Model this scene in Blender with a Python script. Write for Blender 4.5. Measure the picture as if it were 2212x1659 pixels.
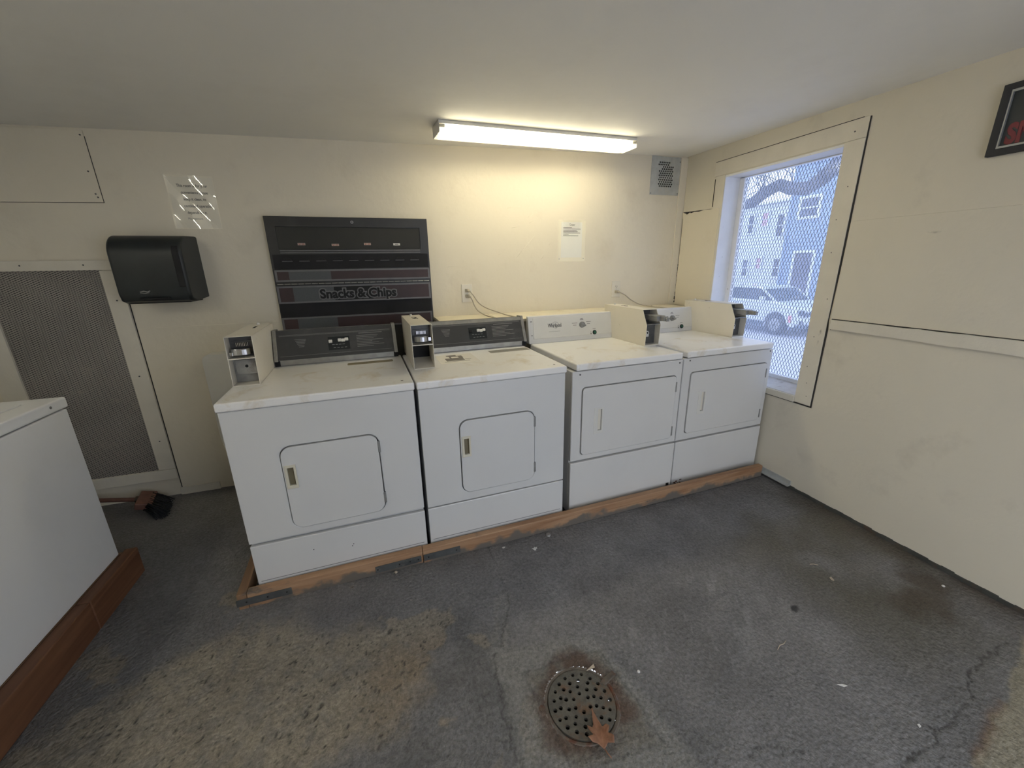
import bpy, bmesh, math, random
import numpy as np
from mathutils import Vector, Matrix

for o in list(bpy.data.objects):
    bpy.data.objects.remove(o)
SC = bpy.context.scene
COL = SC.collection
rad = math.radians

# ------------------------------------------------------------------ camera
cam = bpy.data.cameras.new('camera')
cam_o = bpy.data.objects.new('camera', cam)
COL.objects.link(cam_o)
SC.camera = cam_o
cam.sensor_fit = 'HORIZONTAL'
cam.sensor_width = 36.0
cam.lens = 858.06 / 2212 * 36.0
cam.clip_start = 0.02
cam.clip_end = 200
_y, _p, _r = .3159, .2894, -.0174
_f = Vector((math.sin(_y)*math.cos(_p), math.cos(_y)*math.cos(_p), -math.sin(_p)))
_rt = Vector((math.cos(_y), -math.sin(_y), 0))
_up = _rt.cross(_f)
_R = math.cos(_r)*_rt + math.sin(_r)*_up
_U = -math.sin(_r)*_rt + math.cos(_r)*_up
cam_o.matrix_world = Matrix(((_R.x, _U.x, -_f.x, -2.4141), (_R.y, _U.y, -_f.y, -2.8644),
                             (_R.z, _U.z, -_f.z, 1.4101), (0, 0, 0, 1)))

# ------------------------------------------------------------------ light and exposure
SKY = 3.2             # overcast sky outside
TUBE = 33.0           # fluorescent tubes over the dryers
TUBE2 = 38.0          # second fixture, over the washers on the left
world = bpy.data.worlds.new('overcast_sky')
SC.world = world
world.use_nodes = True
_bg = world.node_tree.nodes['Background']
_bg.inputs['Color'].default_value = (.82, .885, 1.0, 1)
_bg.inputs['Strength'].default_value = SKY
vs = SC.view_settings
SC.display_settings.display_device = 'sRGB'
vs.view_transform = 'Standard'
vs.look = 'None'
vs.exposure = 0.26
vs.gamma = 1.0
vs.use_curve_mapping = False

def portal(name, loc, rot, sx, sy):
    l = bpy.data.lights.new(name, 'AREA')
    l.shape = 'RECTANGLE'
    l.size, l.size_y = sx, sy
    l.cycles.is_portal = True
    o = bpy.data.objects.new(name, l)
    o.location, o.rotation_euler = loc, rot
    COL.objects.link(o)
# daylight comes in through the window on the right and the open double doorway behind the camera
DOOR_X0, DOOR_X1, DOOR_Z1 = -2.0, -.5, 2.02
WY0, WY1, WZ0, WZ1 = -1.178, -.408, .60, 1.982
portal('window_portal', (.19, (WY0+WY1)/2, 1.29), (0, rad(90), 0), 1.36, .76)
portal('door_portal', ((DOOR_X0+DOOR_X1)/2, -3.86, 1.0), (rad(90), 0, 0), DOOR_X1-DOOR_X0, 2.0)

# ------------------------------------------------------------------ materials
def s2l(c):
    return tuple((x/12.92 if x <= .04045 else ((x+.055)/1.055)**2.4) for x in c)

def mat(name, col, rough=.5, metal=0., var=.06, scale=8., bump=0., bscale=60., spec=.5, coat=0., detail=4.):
    m = bpy.data.materials.new(name)
    m.use_nodes = True
    nt = m.node_tree
    b = nt.nodes['Principled BSDF']
    b.inputs['Roughness'].default_value = rough
    b.inputs['Metallic'].default_value = metal
    b.inputs['Specular IOR Level'].default_value = spec
    b.inputs['Coat Weight'].default_value = coat
    tc = nt.nodes.new('ShaderNodeTexCoord')
    n = nt.nodes.new('ShaderNodeTexNoise')
    n.inputs['Scale'].default_value = scale
    n.inputs['Detail'].default_value = detail
    nt.links.new(tc.outputs['Object'], n.inputs['Vector'])
    r = nt.nodes.new('ShaderNodeValToRGB')
    r.color_ramp.elements[0].position = .3
    r.color_ramp.elements[1].position = .7
    r.color_ramp.elements[0].color = tuple(max(0, c*(1-var)) for c in col)+(1,)
    r.color_ramp.elements[1].color = tuple(min(1, c*(1+var)) for c in col)+(1,)
    nt.links.new(n.outputs['Fac'], r.inputs['Fac'])
    nt.links.new(r.outputs['Color'], b.inputs['Base Color'])
    if bump:
        n2 = nt.nodes.new('ShaderNodeTexNoise')
        n2.inputs['Scale'].default_value = bscale
        n2.inputs['Detail'].default_value = 5
        nt.links.new(tc.outputs['Object'], n2.inputs['Vector'])
        bp = nt.nodes.new('ShaderNodeBump')
        bp.inputs['Strength'].default_value = bump
        bp.inputs['Distance'].default_value = .01
        nt.links.new(n2.outputs['Fac'], bp.inputs['Height'])
        nt.links.new(bp.outputs['Normal'], b.inputs['Normal'])
    m.diffuse_color = tuple(col)+(1,)
    return m

def N(m, t): return m.node_tree.nodes.new(t)
def L(m, a, b): m.node_tree.links.new(a, b)

def overlay(m, col, scale, lo, hi, stretch=(1, 1, 1), detail=6., rough=None, dist=0.):
    """blotches of a second colour (stains, dirt, rust) over a material's base colour"""
    b = m.node_tree.nodes['Principled BSDF']
    src = b.inputs['Base Color'].links[0].from_socket
    tc = N(m, 'ShaderNodeTexCoord')
    mp = N(m, 'ShaderNodeMapping')
    mp.inputs['Scale'].default_value = stretch
    mp.inputs['Location'].default_value = (scale*.37, scale*.11, .7)
    L(m, tc.outputs['Object'], mp.inputs['Vector'])
    n = N(m, 'ShaderNodeTexNoise')
    n.inputs['Scale'].default_value = scale
    n.inputs['Detail'].default_value = detail
    n.inputs['Roughness'].default_value = .65
    n.inputs['Distortion'].default_value = dist
    L(m, mp.outputs['Vector'], n.inputs['Vector'])
    mr = N(m, 'ShaderNodeMapRange')
    mr.inputs['From Min'].default_value = lo
    mr.inputs['From Max'].default_value = hi
    L(m, n.outputs['Fac'], mr.inputs['Value'])
    mx = N(m, 'ShaderNodeMix')
    mx.data_type = 'RGBA'
    L(m, mr.outputs['Result'], mx.inputs['Factor'])
    L(m, src, mx.inputs['A'])
    mx.inputs['B'].default_value = tuple(col)+(1,)
    L(m, mx.outputs['Result'], b.inputs['Base Color'])
    return m

M = {}
M['wall'] = overlay(mat('cream_wall_paint', (.735, .68, .555), .55, var=.03, scale=1.6, bump=.18, bscale=26),
                    (.65, .59, .47), 3.2, .56, .80)
M['wall_r'] = overlay(overlay(mat('cream_panel_paint', (.68, .635, .525), .6, var=.03, scale=1.3, bump=.12, bscale=40),
                    (.50, .46, .38), 2.6, .57, .85), (.30, .27, .23), 7., .69, .78, (1, .6, 2.5))
M['ceil'] = overlay(mat('ceiling_paint', (.86, .845, .79), .7, var=.02, scale=.8, bump=.08, bscale=14),
                    (.79, .77, .715), 1.1, .5, .75)
M['trim'] = overlay(mat('painted_trim', (.70, .66, .56), .5, var=.04, scale=9, bump=.15, bscale=70, detail=6),
                    (.30, .26, .21), 18., .68, .80, (1, 1, .4))
M['jamb'] = overlay(mat('white_jamb_paint', (.84, .845, .86), .5, var=.03, bump=.1),
                    (.35, .31, .28), 14., .66, .76)
M['sill'] = overlay(mat('worn_sill_paint', (.66, .64, .62), .6, var=.08, scale=20, bump=.4, bscale=50),
                    (.30, .25, .21), 11., .55, .66)
M['gap'] = mat('dark_gap', (.035, .033, .03), .9)
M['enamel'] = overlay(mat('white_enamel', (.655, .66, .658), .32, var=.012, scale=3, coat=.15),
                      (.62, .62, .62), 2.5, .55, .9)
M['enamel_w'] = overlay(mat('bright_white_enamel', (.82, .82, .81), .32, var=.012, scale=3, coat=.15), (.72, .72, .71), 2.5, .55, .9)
M['enamel_top'] = overlay(overlay(mat('stained_lit_enamel', (.85, .84, .82), .3, var=.02, scale=4, coat=.2),
                      (.62, .53, .38), 6.5, .54, .76, dist=.6), (.42, .36, .28), 19., .66, .78)  # stains over a base lightened to stand for lamp light on the tops
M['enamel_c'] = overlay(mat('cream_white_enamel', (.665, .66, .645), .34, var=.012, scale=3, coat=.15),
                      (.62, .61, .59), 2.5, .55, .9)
M['almond'] = mat('almond_plastic', (.66, .63, .52), .4, var=.04)
M['almond_dark'] = mat('brown_plastic', (.20, .17, .10), .5, var=.1, scale=20)
M['offwhite'] = mat('off_white_plastic', (.68, .67, .63), .4, var=.03)
M['console_black'] = overlay(mat('black_console_panel', (.034, .035, .036), .36, var=.1, spec=.8),
                             (.10, .10, .10), 5., .55, .9)
M['steel'] = mat('brushed_steel', (.36, .355, .33), .42, .85, var=.12, scale=25)
M['chrome'] = mat('chrome', (.50, .50, .50), .24, 1., var=.05)
M['grey_metal'] = overlay(mat('grey_metal', (.30, .30, .29), .45, .5, var=.15, scale=30), (.14, .13, .12), 14, .55, .75)
M['dark_metal'] = mat('dark_metal', (.10, .10, .10), .5, .3, var=.2, scale=30)
M['coin_paint'] = overlay(mat('coin_box_paint', (.70, .66, .57), .38, var=.03, scale=5, bump=.03), (.45, .40, .33), 22, .66, .78)
M['black'] = mat('matt_black', (.014, .014, .015), .6, var=.2, spec=.25)
M['black_gloss'] = mat('smoked_black_plastic', (.015, .019, .020), .40, var=.2, spec=.4)
M['vend'] = overlay(mat('black_vending_paint', (.021, .021, .020), .42, var=.15, scale=3), (.05, .05, .045), 4, .5, .9)
M['vend_glass'] = mat('smoked_panel', (.034, .034, .030), .5, var=.2, scale=2, spec=.25)
M['vend_grey'] = mat('grey_line_paint', (.125, .125, .13), .45, var=.1, scale=20)
M['maroon'] = mat('maroon_band', (.032, .015, .016), .5, var=.25, scale=10)
M['grey_dots'] = mat('grey_halftone_band', (.062, .069, .072), .5, var=.25, scale=700, detail=1)
M['price'] = mat('price_label', (.42, .33, .28), .6, var=.08)
M['price_red'] = mat('price_print', (.30, .06, .05), .6)
M['groove'] = mat('groove_shadow_line', (.24, .24, .24), .6)
M['ink'] = mat('black_ink', (.03, .03, .03), .7)
M['grey_ink'] = mat('grey_ink', (.16, .15, .14), .7)
M['white_ink'] = mat('white_ink', (.36, .36, .35), .6)
M['paper'] = mat('white_paper', (.72, .70, .65), .7, var=.02)
M['rubber'] = mat('black_rubber', (.02, .02, .02), .7)
M['green'] = mat('green_button', (.02, .10, .06), .3, var=.1)
M['cord'] = mat('grey_beige_cord', (.42, .38, .30), .5)
M['outlet'] = mat('ivory_outlet_plastic', (.72, .68, .58), .35, var=.02)
M['galv'] = overlay(mat('galvanized_plate', (.50, .52, .51), .5, .35, var=.12, scale=18), (.52, .52, .48), 10, .5, .7)
M['strap'] = overlay(mat('grey_strap', (.10, .105, .105), .55, .4, var=.2, scale=20), (.2, .19, .17), 16, .58, .72)
M['rust'] = overlay(mat('rusty_iron', (.115, .095, .075), .7, .2, var=.25, scale=30, bump=.3, bscale=90), (.11, .035, .015), 16, .5, .65)
M['cover'] = overlay(mat('cast_iron_cover', (.105, .098, .082), .65, .3, var=.2, scale=40, bump=.35, bscale=110), (.16, .085, .045), 16, .54, .72)
M['leaf'] = overlay(mat('dry_brown_leaf', (.235, .112, .062), .7, var=.2, scale=40, bump=.2, bscale=120), (.20, .075, .035), 30, .55, .75)
M['scrap'] = mat('white_scrap', (.66, .66, .64), .8)
M['twig'] = mat('pale_twig', (.45, .38, .29), .8)
M['broomwood'] = mat('reddish_wood_handle', (.15, .07, .05), .6, var=.3, scale=20)
M['bristle'] = mat('dark_bristles', (.012, .013, .016), .9, var=.4, scale=80)
M['board'] = mat('yellowed_white_board', (.66, .65, .60), .45, var=.02)
M['sign_frame'] = mat('navy_black_frame', (.012, .014, .020), .5)
M['sign_red'] = mat('sign_red', (.19, .035, .04), .6, var=.15)
M['sign_dark'] = mat('sign_dark', (.035, .04, .04), .45, var=.1)
M['silver_edge'] = mat('silver_edge', (.42, .43, .42), .35, .6)
M['pink'] = mat('pinkish', (.75, .25, .25), .7)

def wood(name, a, b, axis, dirt=True):
    m = bpy.data.materials.new(name)
    m.use_nodes = True
    p = m.node_tree.nodes['Principled BSDF']
    p.inputs['Roughness'].default_value = .6
    tc = N(m, 'ShaderNodeTexCoord')
    mp = N(m, 'ShaderNodeMapping')
    sc = [26., 26., 26.]
    sc[axis] = 1.6
    mp.inputs['Scale'].default_value = sc
    L(m, tc.outputs['Object'], mp.inputs['Vector'])
    n = N(m, 'ShaderNodeTexNoise')
    n.inputs['Scale'].default_value = 1.
    n.inputs['Detail'].default_value = 5
    n.inputs['Distortion'].default_value = .9
    L(m, mp.outputs['Vector'], n.inputs['Vector'])
    r = N(m, 'ShaderNodeValToRGB')
    r.color_ramp.elements[0].position, r.color_ramp.elements[1].position = .32, .68
    r.color_ramp.elements[0].color = a+(1,)
    r.color_ramp.elements[1].color = b+(1,)
    L(m, n.outputs['Fac'], r.inputs['Fac'])
    L(m, r.outputs['Color'], p.inputs['Base Color'])
    if dirt:
        overlay(m, (.10, .09, .08), 3.6, .58, .68, (1, 1, 3))
    return m
M['curb_wood'] = wood('worn_curb_timber', (.27, .14, .07), (.46, .29, .17), 0)
def low_paint(m, col, ztop):
    """grey floor paint slopped over the lower edge of a board"""
    b = m.node_tree.nodes['Principled BSDF']
    src = b.inputs['Base Color'].links[0].from_socket
    tc = N(m, 'ShaderNodeTexCoord')
    sx = N(m, 'ShaderNodeSeparateXYZ')
    L(m, tc.outputs['Object'], sx.inputs[0])
    n = N(m, 'ShaderNodeTexNoise')
    n.inputs['Scale'].default_value = 11.
    n.inputs['Detail'].default_value = 6
    L(m, tc.outputs['Object'], n.inputs['Vector'])
    ma = N(m, 'ShaderNodeMath')
    ma.operation = 'MULTIPLY_ADD'
    L(m, n.outputs['Fac'], ma.inputs[0])
    ma.inputs[1].default_value = -.16
    L(m, sx.outputs['Z'], ma.inputs[2])
    mr = N(m, 'ShaderNodeMapRange')
    mr.inputs['From Min'].default_value, mr.inputs['From Max'].default_value = ztop-.08+.010, ztop-.08-.012
    L(m, ma.outputs[0], mr.inputs['Value'])
    mx = N(m, 'ShaderNodeMix')
    mx.data_type = 'RGBA'
    L(m, mr.outputs['Result'], mx.inputs['Factor'])
    L(m, src, mx.inputs['A'])
    mx.inputs['B'].default_value = col+(1,)
    L(m, mx.outputs['Result'], b.inputs['Base Color'])
low_paint(M['curb_wood'], (.135, .118, .10), .028)
M['side_wood'] = wood('side_curb_timber', (.20, .115, .06), (.34, .20, .11), 1)
M['red_wood'] = wood('red_brown_timber', (.115, .045, .020), (.19, .085, .04), 1, False)

def emis(name, col, s):
    m = bpy.data.materials.new(name)
    m.use_nodes = True
    nt = m.node_tree
    nt.nodes.remove(nt.nodes['Principled BSDF'])
    e = nt.nodes.new('ShaderNodeEmission')
    e.inputs['Color'].default_value = col+(1,)
    e.inputs['Strength'].default_value = s
    nt.links.new(e.outputs[0], nt.nodes['Material Output'].inputs[0])
    return m
M['tube'] = emis('lit_fluorescent_tube', (1., .90, .68), TUBE)
M['tube2'] = emis('lit_cool_fluorescent_tube', (1., .955, .88), TUBE2)

def clear(name, tcol, dcol, dfac, gfac, grough=.1, trans=True):
    """see-through sheet: transparent, with a share that scatters light and a little gloss"""
    m = bpy.data.materials.new(name)
    m.use_nodes = True
    nt = m.node_tree
    nt.nodes.remove(nt.nodes['Principled BSDF'])
    t = nt.nodes.new('ShaderNodeBsdfTransparent')
    t.inputs['Color'].default_value = tcol+(1,)
    d = nt.nodes.new('ShaderNodeBsdfTranslucent' if trans else 'ShaderNodeBsdfDiffuse')
    d.inputs['Color'].default_value = dcol+(1,)
    g = nt.nodes.new('ShaderNodeBsdfGlossy')
    g.inputs['Roughness'].default_value = grough
    a = nt.nodes.new('ShaderNodeMixShader')
    tc = nt.nodes.new('ShaderNodeTexCoord')
    no = nt.nodes.new('ShaderNodeTexNoise')
    no.inputs['Scale'].default_value = 5.
    no.inputs['Detail'].default_value = 5
    nt.links.new(tc.outputs['Object'], no.inputs['Vector'])
    mr = nt.nodes.new('ShaderNodeMapRange')
    mr.inputs['From Min'].default_value, mr.inputs['From Max'].default_value = .3, .7
    mr.inputs['To Min'].default_value, mr.inputs['To Max'].default_value = dfac*.75, dfac*1.25
    nt.links.new(no.outputs['Fac'], mr.inputs['Value'])
    nt.links.new(mr.outputs['Result'], a.inputs[0])
    nt.links.new(t.outputs[0], a.inputs[1])
    nt.links.new(d.outputs[0], a.inputs[2])
    b = nt.nodes.new('ShaderNodeMixShader')
    b.inputs[0].default_value = gfac
    nt.links.new(a.outputs[0], b.inputs[1])
    nt.links.new(g.outputs[0], b.inputs[2])
    nt.links.new(b.outputs[0], nt.nodes['Material Output'].inputs[0])
    return m
M['glass'] = clear('hazy_window_glass', (.74, .78, .86), (.55, .62, .80), .15, .03)  # tinted to dim the view outside, with a milky scattering share
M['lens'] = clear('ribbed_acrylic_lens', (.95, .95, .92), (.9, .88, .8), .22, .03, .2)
M['lens_side'] = clear('tinted_lens_side', (.46, .45, .42), (.9, .88, .8), .10, .03, .2)  # dark tint added to cut the lamp light on the wall behind
M['sleeve'] = bpy.data.materials.new('clear_plastic_sleeve')
M['sleeve'].use_nodes = True
_nt = M['sleeve'].node_tree
_nt.nodes.remove(_nt.nodes['Principled BSDF'])
_t, _g, _a = (_nt.nodes.new(k) for k in ('ShaderNodeBsdfTransparent', 'ShaderNodeBsdfGlossy', 'ShaderNodeAddShader'))
_t.inputs['Color'].default_value = (.965, .97, .965, 1)
_g.inputs['Color'].default_value = (.12, .12, .12, 1)
_g.inputs['Roughness'].default_value = .06
_nt.links.new(_t.outputs[0], _a.inputs[0])
_nt.links.new(_g.outputs[0], _a.inputs[1])
_nt.links.new(_a.outputs[0], _nt.nodes['Material Output'].inputs[0])

def lath_mat():
    m = mat('dusty_metal_lath', (.24, .23, .215), .6, .2, var=.15, scale=3)
    b = m.node_tree.nodes['Principled BSDF']
    tc = N(m, 'ShaderNodeTexCoord')
    def wave(rot):
        mp = N(m, 'ShaderNodeMapping')
        mp.inputs['Rotation'].default_value = (0, rot, 0)
        L(m, tc.outputs['Object'], mp.inputs['Vector'])
        w = N(m, 'ShaderNodeTexWave')
        w.wave_type = 'BANDS'
        w.bands_direction = 'Z'
        w.inputs['Scale'].default_value = 32.
        w.inputs['Distortion'].default_value = .4
        L(m, mp.outputs['Vector'], w.inputs['Vector'])
        return w.outputs['Fac']
    mx = N(m, 'ShaderNodeMath')
    mx.operation = 'MAXIMUM'
    L(m, wave(.45), mx.inputs[0])
    L(m, wave(-.45), mx.inputs[1])
    src = b.inputs['Base Color'].links[0].from_socket
    r = N(m, 'ShaderNodeValToRGB')
    r.color_ramp.elements[0].position, r.color_ramp.elements[1].position = .45, .9
    r.color_ramp.elements[0].color = (.30, .30, .30, 1)
    r.color_ramp.elements[1].color = (1.5, 1.45, 1.38, 1)
    L(m, mx.outputs[0], r.inputs['Fac'])
    mm = N(m, 'ShaderNodeMix')
    mm.data_type = 'RGBA'
    mm.blend_type = 'MULTIPLY'
    mm.inputs['Factor'].default_value = 1.
    L(m, src, mm.inputs['A'])
    L(m, r.outputs['Color'], mm.inputs['B'])
    L(m, mm.outputs['Result'], b.inputs['Base Color'])
    bp = N(m, 'ShaderNodeBump')
    bp.inputs['Strength'].default_value = .5
    bp.inputs['Distance'].default_value = .004
    L(m, mx.outputs[0], bp.inputs['Height'])
    L(m, bp.outputs['Normal'], b.inputs['Normal'])
    overlay(m, (.30, .27, .23), 5.5, .62, .78, (1, 1, 2))
    overlay(m, (.26, .14, .09), 7., .74, .80)
    return m
M['lath'] = lath_mat()
M['mesh_metal'] = mat('bloom_tinted_expanded_metal', (.26, .29, .35), .5, .1, var=.1)  # blue grey lift stands in for bloom from the bright window

# outdoors
M['street'] = overlay(mat('overexposed_asphalt', (.46, .45, .49), .7, var=.08, scale=2), (.45, .44, .48), 1.2, .45, .7)  # pale lavender stands in for overexposure of the ground
M['blue_wall'] = mat('blue_clapboard', (.25, .33, .47), .7, var=.05)
M['white_wall'] = mat('white_clapboard', (.68, .70, .71), .7, var=.04)
M['out_trim'] = mat('white_house_trim', (.70, .72, .74), .6, var=.03)
M['out_dark'] = mat('dark_window_glass', (.06, .07, .10), .15, var=.1)
M['out_door'] = mat('dark_house_door', (.10, .10, .14), .5, var=.15)
M['curtain'] = mat('pink_curtain', (.62, .36, .38), .8, var=.1)
M['car_white'] = mat('white_car_paint', (.62, .64, .66), .25, var=.02, coat=.6)
M['car_glass'] = mat('car_glass', (.05, .07, .09), .08, var=.1)
M['tyre'] = mat('tyre_rubber', (.03, .03, .035), .8)
M['bark'] = mat('grey_bark', (.075, .075, .09), .9, var=.25, scale=14, bump=.5, bscale=30)
M['roof'] = mat('grey_roof', (.16, .16, .18), .8)

# ------------------------------------------------------------------ mesh builder
class B:
    def __init__(s):
        s.v, s.f, s.mi, s.sm = [], [], [], []
        s.cur, s.smooth = 0, False
        s.xf = None
    def add(s, vs, fs):
        k = len(s.v)
        if s.xf is not None:
            vs = [tuple(s.xf @ Vector(p)) for p in vs]
        s.v += [tuple(p) for p in vs]
        for f in fs:
            s.f.append(tuple(i+k for i in f))
            s.mi.append(s.cur)
            s.sm.append(s.smooth)
        return s
    def box(s, x0, x1, y0, y1, z0, z1):
        x0, x1 = sorted((x0, x1)); y0, y1 = sorted((y0, y1)); z0, z1 = sorted((z0, z1))
        return s.add([(x0,y0,z0),(x1,y0,z0),(x1,y1,z0),(x0,y1,z0),(x0,y0,z1),(x1,y0,z1),(x1,y1,z1),(x0,y1,z1)],
                     [(0,3,2,1),(4,5,6,7),(0,1,5,4),(1,2,6,5),(2,3,7,6),(3,0,4,7)])
    def obox(s, c, ax, ay, az):
        """box from centre and three half-axis vectors"""
        c, ax, ay, az = map(Vector, (c, ax, ay, az))
        vs = [c+a*ax+b*ay+d*az for d in (-1, 1) for a, b in ((-1,-1),(1,-1),(1,1),(-1,1))]
        return s.add(vs, [(0,3,2,1),(4,5,6,7),(0,1,5,4),(1,2,6,5),(2,3,7,6),(3,0,4,7)])
    def prism(s, prof, axis, a, b):
        """2-D profile swept along an axis: x -> (y,z), y -> (x,z), z -> (x,y)"""
        def P(p, t):
            return {'x': (t, p[0], p[1]), 'y': (p[0], t, p[1]), 'z': (p[0], p[1], t)}[axis]
        n = len(prof)
        vs = [P(p, a) for p in prof]+[P(p, b) for p in prof]
        fs = [tuple(range(n)), tuple(reversed(range(n, 2*n)))]
        fs += [(i, i+n, (i+1) % n+n, (i+1) % n) for i in range(n)]
        return s.add(vs, fs)
    def cyl(s, c0, c1, r0, r1=None, n=20, cap=True):
        r1 = r0 if r1 is None else r1
        c0, c1 = Vector(c0), Vector(c1)
        d = (c1-c0).normalized()
        u = d.orthogonal().normalized()
        w = d.cross(u)
        vs = []
        for c, r in ((c0, r0), (c1, r1)):
            vs += [c+r*(math.cos(t)*u+math.sin(t)*w) for t in (2*math.pi*i/n for i in range(n))]
        sm = s.smooth
        s.smooth = True
        s.add(vs, [(i, (i+1) % n, (i+1) % n+n, i+n) for i in range(n)])
        s.smooth = False
        if cap:
            s.add(vs, [tuple(reversed(range(n))), tuple(range(n, 2*n))])
        s.smooth = sm
        return s
    def tube(s, pts, r, n=8):
        pts = [Vector(p) for p in pts]
        R = r if isinstance(r, (list, tuple)) else [r]*len(pts)
        vs, u = [], None
        for i, p in enumerate(pts):
            d = (pts[min(i+1, len(pts)-1)]-pts[max(i-1, 0)]).normalized()
            u = d.orthogonal().normalized() if u is None else (u-d*u.dot(d)).normalized()
            w = d.cross(u)
            vs += [p+R[i]*(math.cos(t)*u+math.sin(t)*w) for t in (2*math.pi*k/n for k in range(n))]
        fs = []
        for i in range(len(pts)-1):
            for k in range(n):
                fs.append((i*n+k, i*n+(k+1) % n, (i+1)*n+(k+1) % n, (i+1)*n+k))
        fs += [tuple(reversed(range(n))), tuple(range((len(pts)-1)*n, len(pts)*n))]
        sm = s.smooth
        s.smooth = True
        s.add(vs, fs)
        s.smooth = sm
        return s
    def lathe(s, prof, c=(0, 0, 0), n=32):
        """(r,z) profile about z"""
        c = Vector(c)
        vs = []
        for r, z in prof:
            vs += [c+Vector((r*math.cos(t), r*math.sin(t), z)) for t in (2*math.pi*k/n for k in range(n))]
        fs = []
        for i in range(len(prof)-1):
            for k in range(n):
                fs.append((i*n+k, i*n+(k+1) % n, (i+1)*n+(k+1) % n, (i+1)*n+k))
        return s.add(vs, fs)
    def slab(s, axis, outer, holes, t0, t1):
        """flat slab with holes; loops are 2-D in the slab's plane"""
        bm = bmesh.new()
        def P(p, t):
            return {'x': (t, p[0], p[1]), 'y': (p[0], t, p[1]), 'z': (p[0], p[1], t)}[axis]
        es = []
        for loop in [outer]+list(holes):
            vs = [bm.verts.new(P(p, t0)) for p in loop]
            es += [bm.edges.new((vs[i], vs[(i+1) % len(vs)])) for i in range(len(vs))]
        bmesh.ops.triangle_fill(bm, use_beauty=True, use_dissolve=False, edges=es)
        r = bmesh.ops.extrude_face_region(bm, geom=bm.faces[:])
        d = Vector(P((0, 0), t1-t0))
        bmesh.ops.translate(bm, vec=d, verts=[g for g in r['geom'] if isinstance(g, bmesh.types.BMVert)])
        bmesh.ops.recalc_face_normals(bm, faces=bm.faces[:])
        bm.verts.index_update()
        s.add([v.co.copy() for v in bm.verts], [tuple(v.index for v in f.verts) for f in bm.faces])
        bm.free()
        return s

def rr(x0, x1, z0, z1, r, n=5):
    """rounded rectangle loop; r is one radius or four (bl, br, tr, tl)"""
    R = r if isinstance(r, (list, tuple)) else (r,)*4
    out = []
    for (cx, cz, a0), q in zip(((x0, z0, 180), (x1, z0, 270), (x1, z1, 0), (x0, z1, 90)), R):
        sx = 1 if cx == x0 else -1
        sz = 1 if cz == z0 else -1
        for i in range(n+1):
            t = rad(a0+90*i/n)
            out.append((cx+sx*q+q*math.cos(t), cz+sz*q+q*math.sin(t)))
    return out

def rect(a0, a1, b0, b1):
    return [(a0, b0), (a1, b0), (a1, b1), (a0, b1)]

def obj(name, b, m, parent=None, bevel=0., seg=2, loc=None, label=None):
    me = bpy.data.meshes.new(name)
    me.from_pydata(b.v, [], b.f)
    for q in (m if isinstance(m, (list, tuple)) else [m]):
        me.materials.append(M[q] if isinstance(q, str) else q)
    me.polygons.foreach_set('material_index', b.mi)
    me.polygons.foreach_set('use_smooth', b.sm)
    bm = bmesh.new()
    bm.from_mesh(me)
    bmesh.ops.recalc_face_normals(bm, faces=bm.faces[:])
    bm.to_mesh(me)
    bm.free()
    me.update()
    o = bpy.data.objects.new(name, me)
    COL.objects.link(o)
    if parent is not None:
        o.parent = parent
    if loc is not None:
        o.location = loc
    if bevel:
        md = o.modifiers.new('bevel', 'BEVEL')
        md.width = bevel
        md.segments = seg
        md.limit_method = 'ANGLE'
        md.angle_limit = rad(40)
        md.harden_normals = False
    if label:
        o['label'] = label
    return o

def thing(name, label, cat, loc=(0, 0, 0), rz=0., group=None):
    o = bpy.data.objects.new(name, None)
    o.empty_display_size = .05
    COL.objects.link(o)
    o.location = loc
    o.rotation_euler = (0, 0, rz)
    o['label'], o['category'] = label, cat
    if group:
        o['group'] = group
    return o

def tag(o, label, cat, group=None):
    o['label'], o['category'] = label, cat
    if group:
        o['group'] = group
    return o

def struct(o, label=None, cat=None):
    o['kind'] = 'structure'
    if label:
        o['label'], o['category'] = label, cat
    return o

def text(name, s, size, m, parent, loc, rot=(rad(90), 0, 0), ext=.0006, align='CENTER', off=0., squash=1., shear=0., fat=0.):
    cu = bpy.data.curves.new('t', 'FONT')
    cu.body = s
    cu.size = size
    cu.extrude = ext
    cu.align_x = align
    cu.offset = off
    cu.shear = shear
    cu.bevel_depth = fat
    cu.bevel_resolution = 2
    cu.resolution_u = 3
    t = bpy.data.objects.new('t', cu)
    me = bpy.data.meshes.new_from_object(t)
    bpy.data.objects.remove(t)
    bpy.data.curves.remove(cu)
    me.materials.clear()
    me.materials.append(M[m])
    me.name = name
    for v in me.vertices:
        v.co.x *= squash
        if fat:
            v.co.z *= ext/(ext+fat)
    o = bpy.data.objects.new(name, me)
    COL.objects.link(o)
    if parent is not None:
        o.parent = parent
    o.location, o.rotation_euler = loc, rot
    return o

FZ = lambda x, y: -.0029*(x+2)+.009*(y+1)          # the floor falls slightly towards the camera
CZ = lambda x, y: 2.2005+.0228*x+.0177*y            # the ceiling is a little out of level

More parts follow.
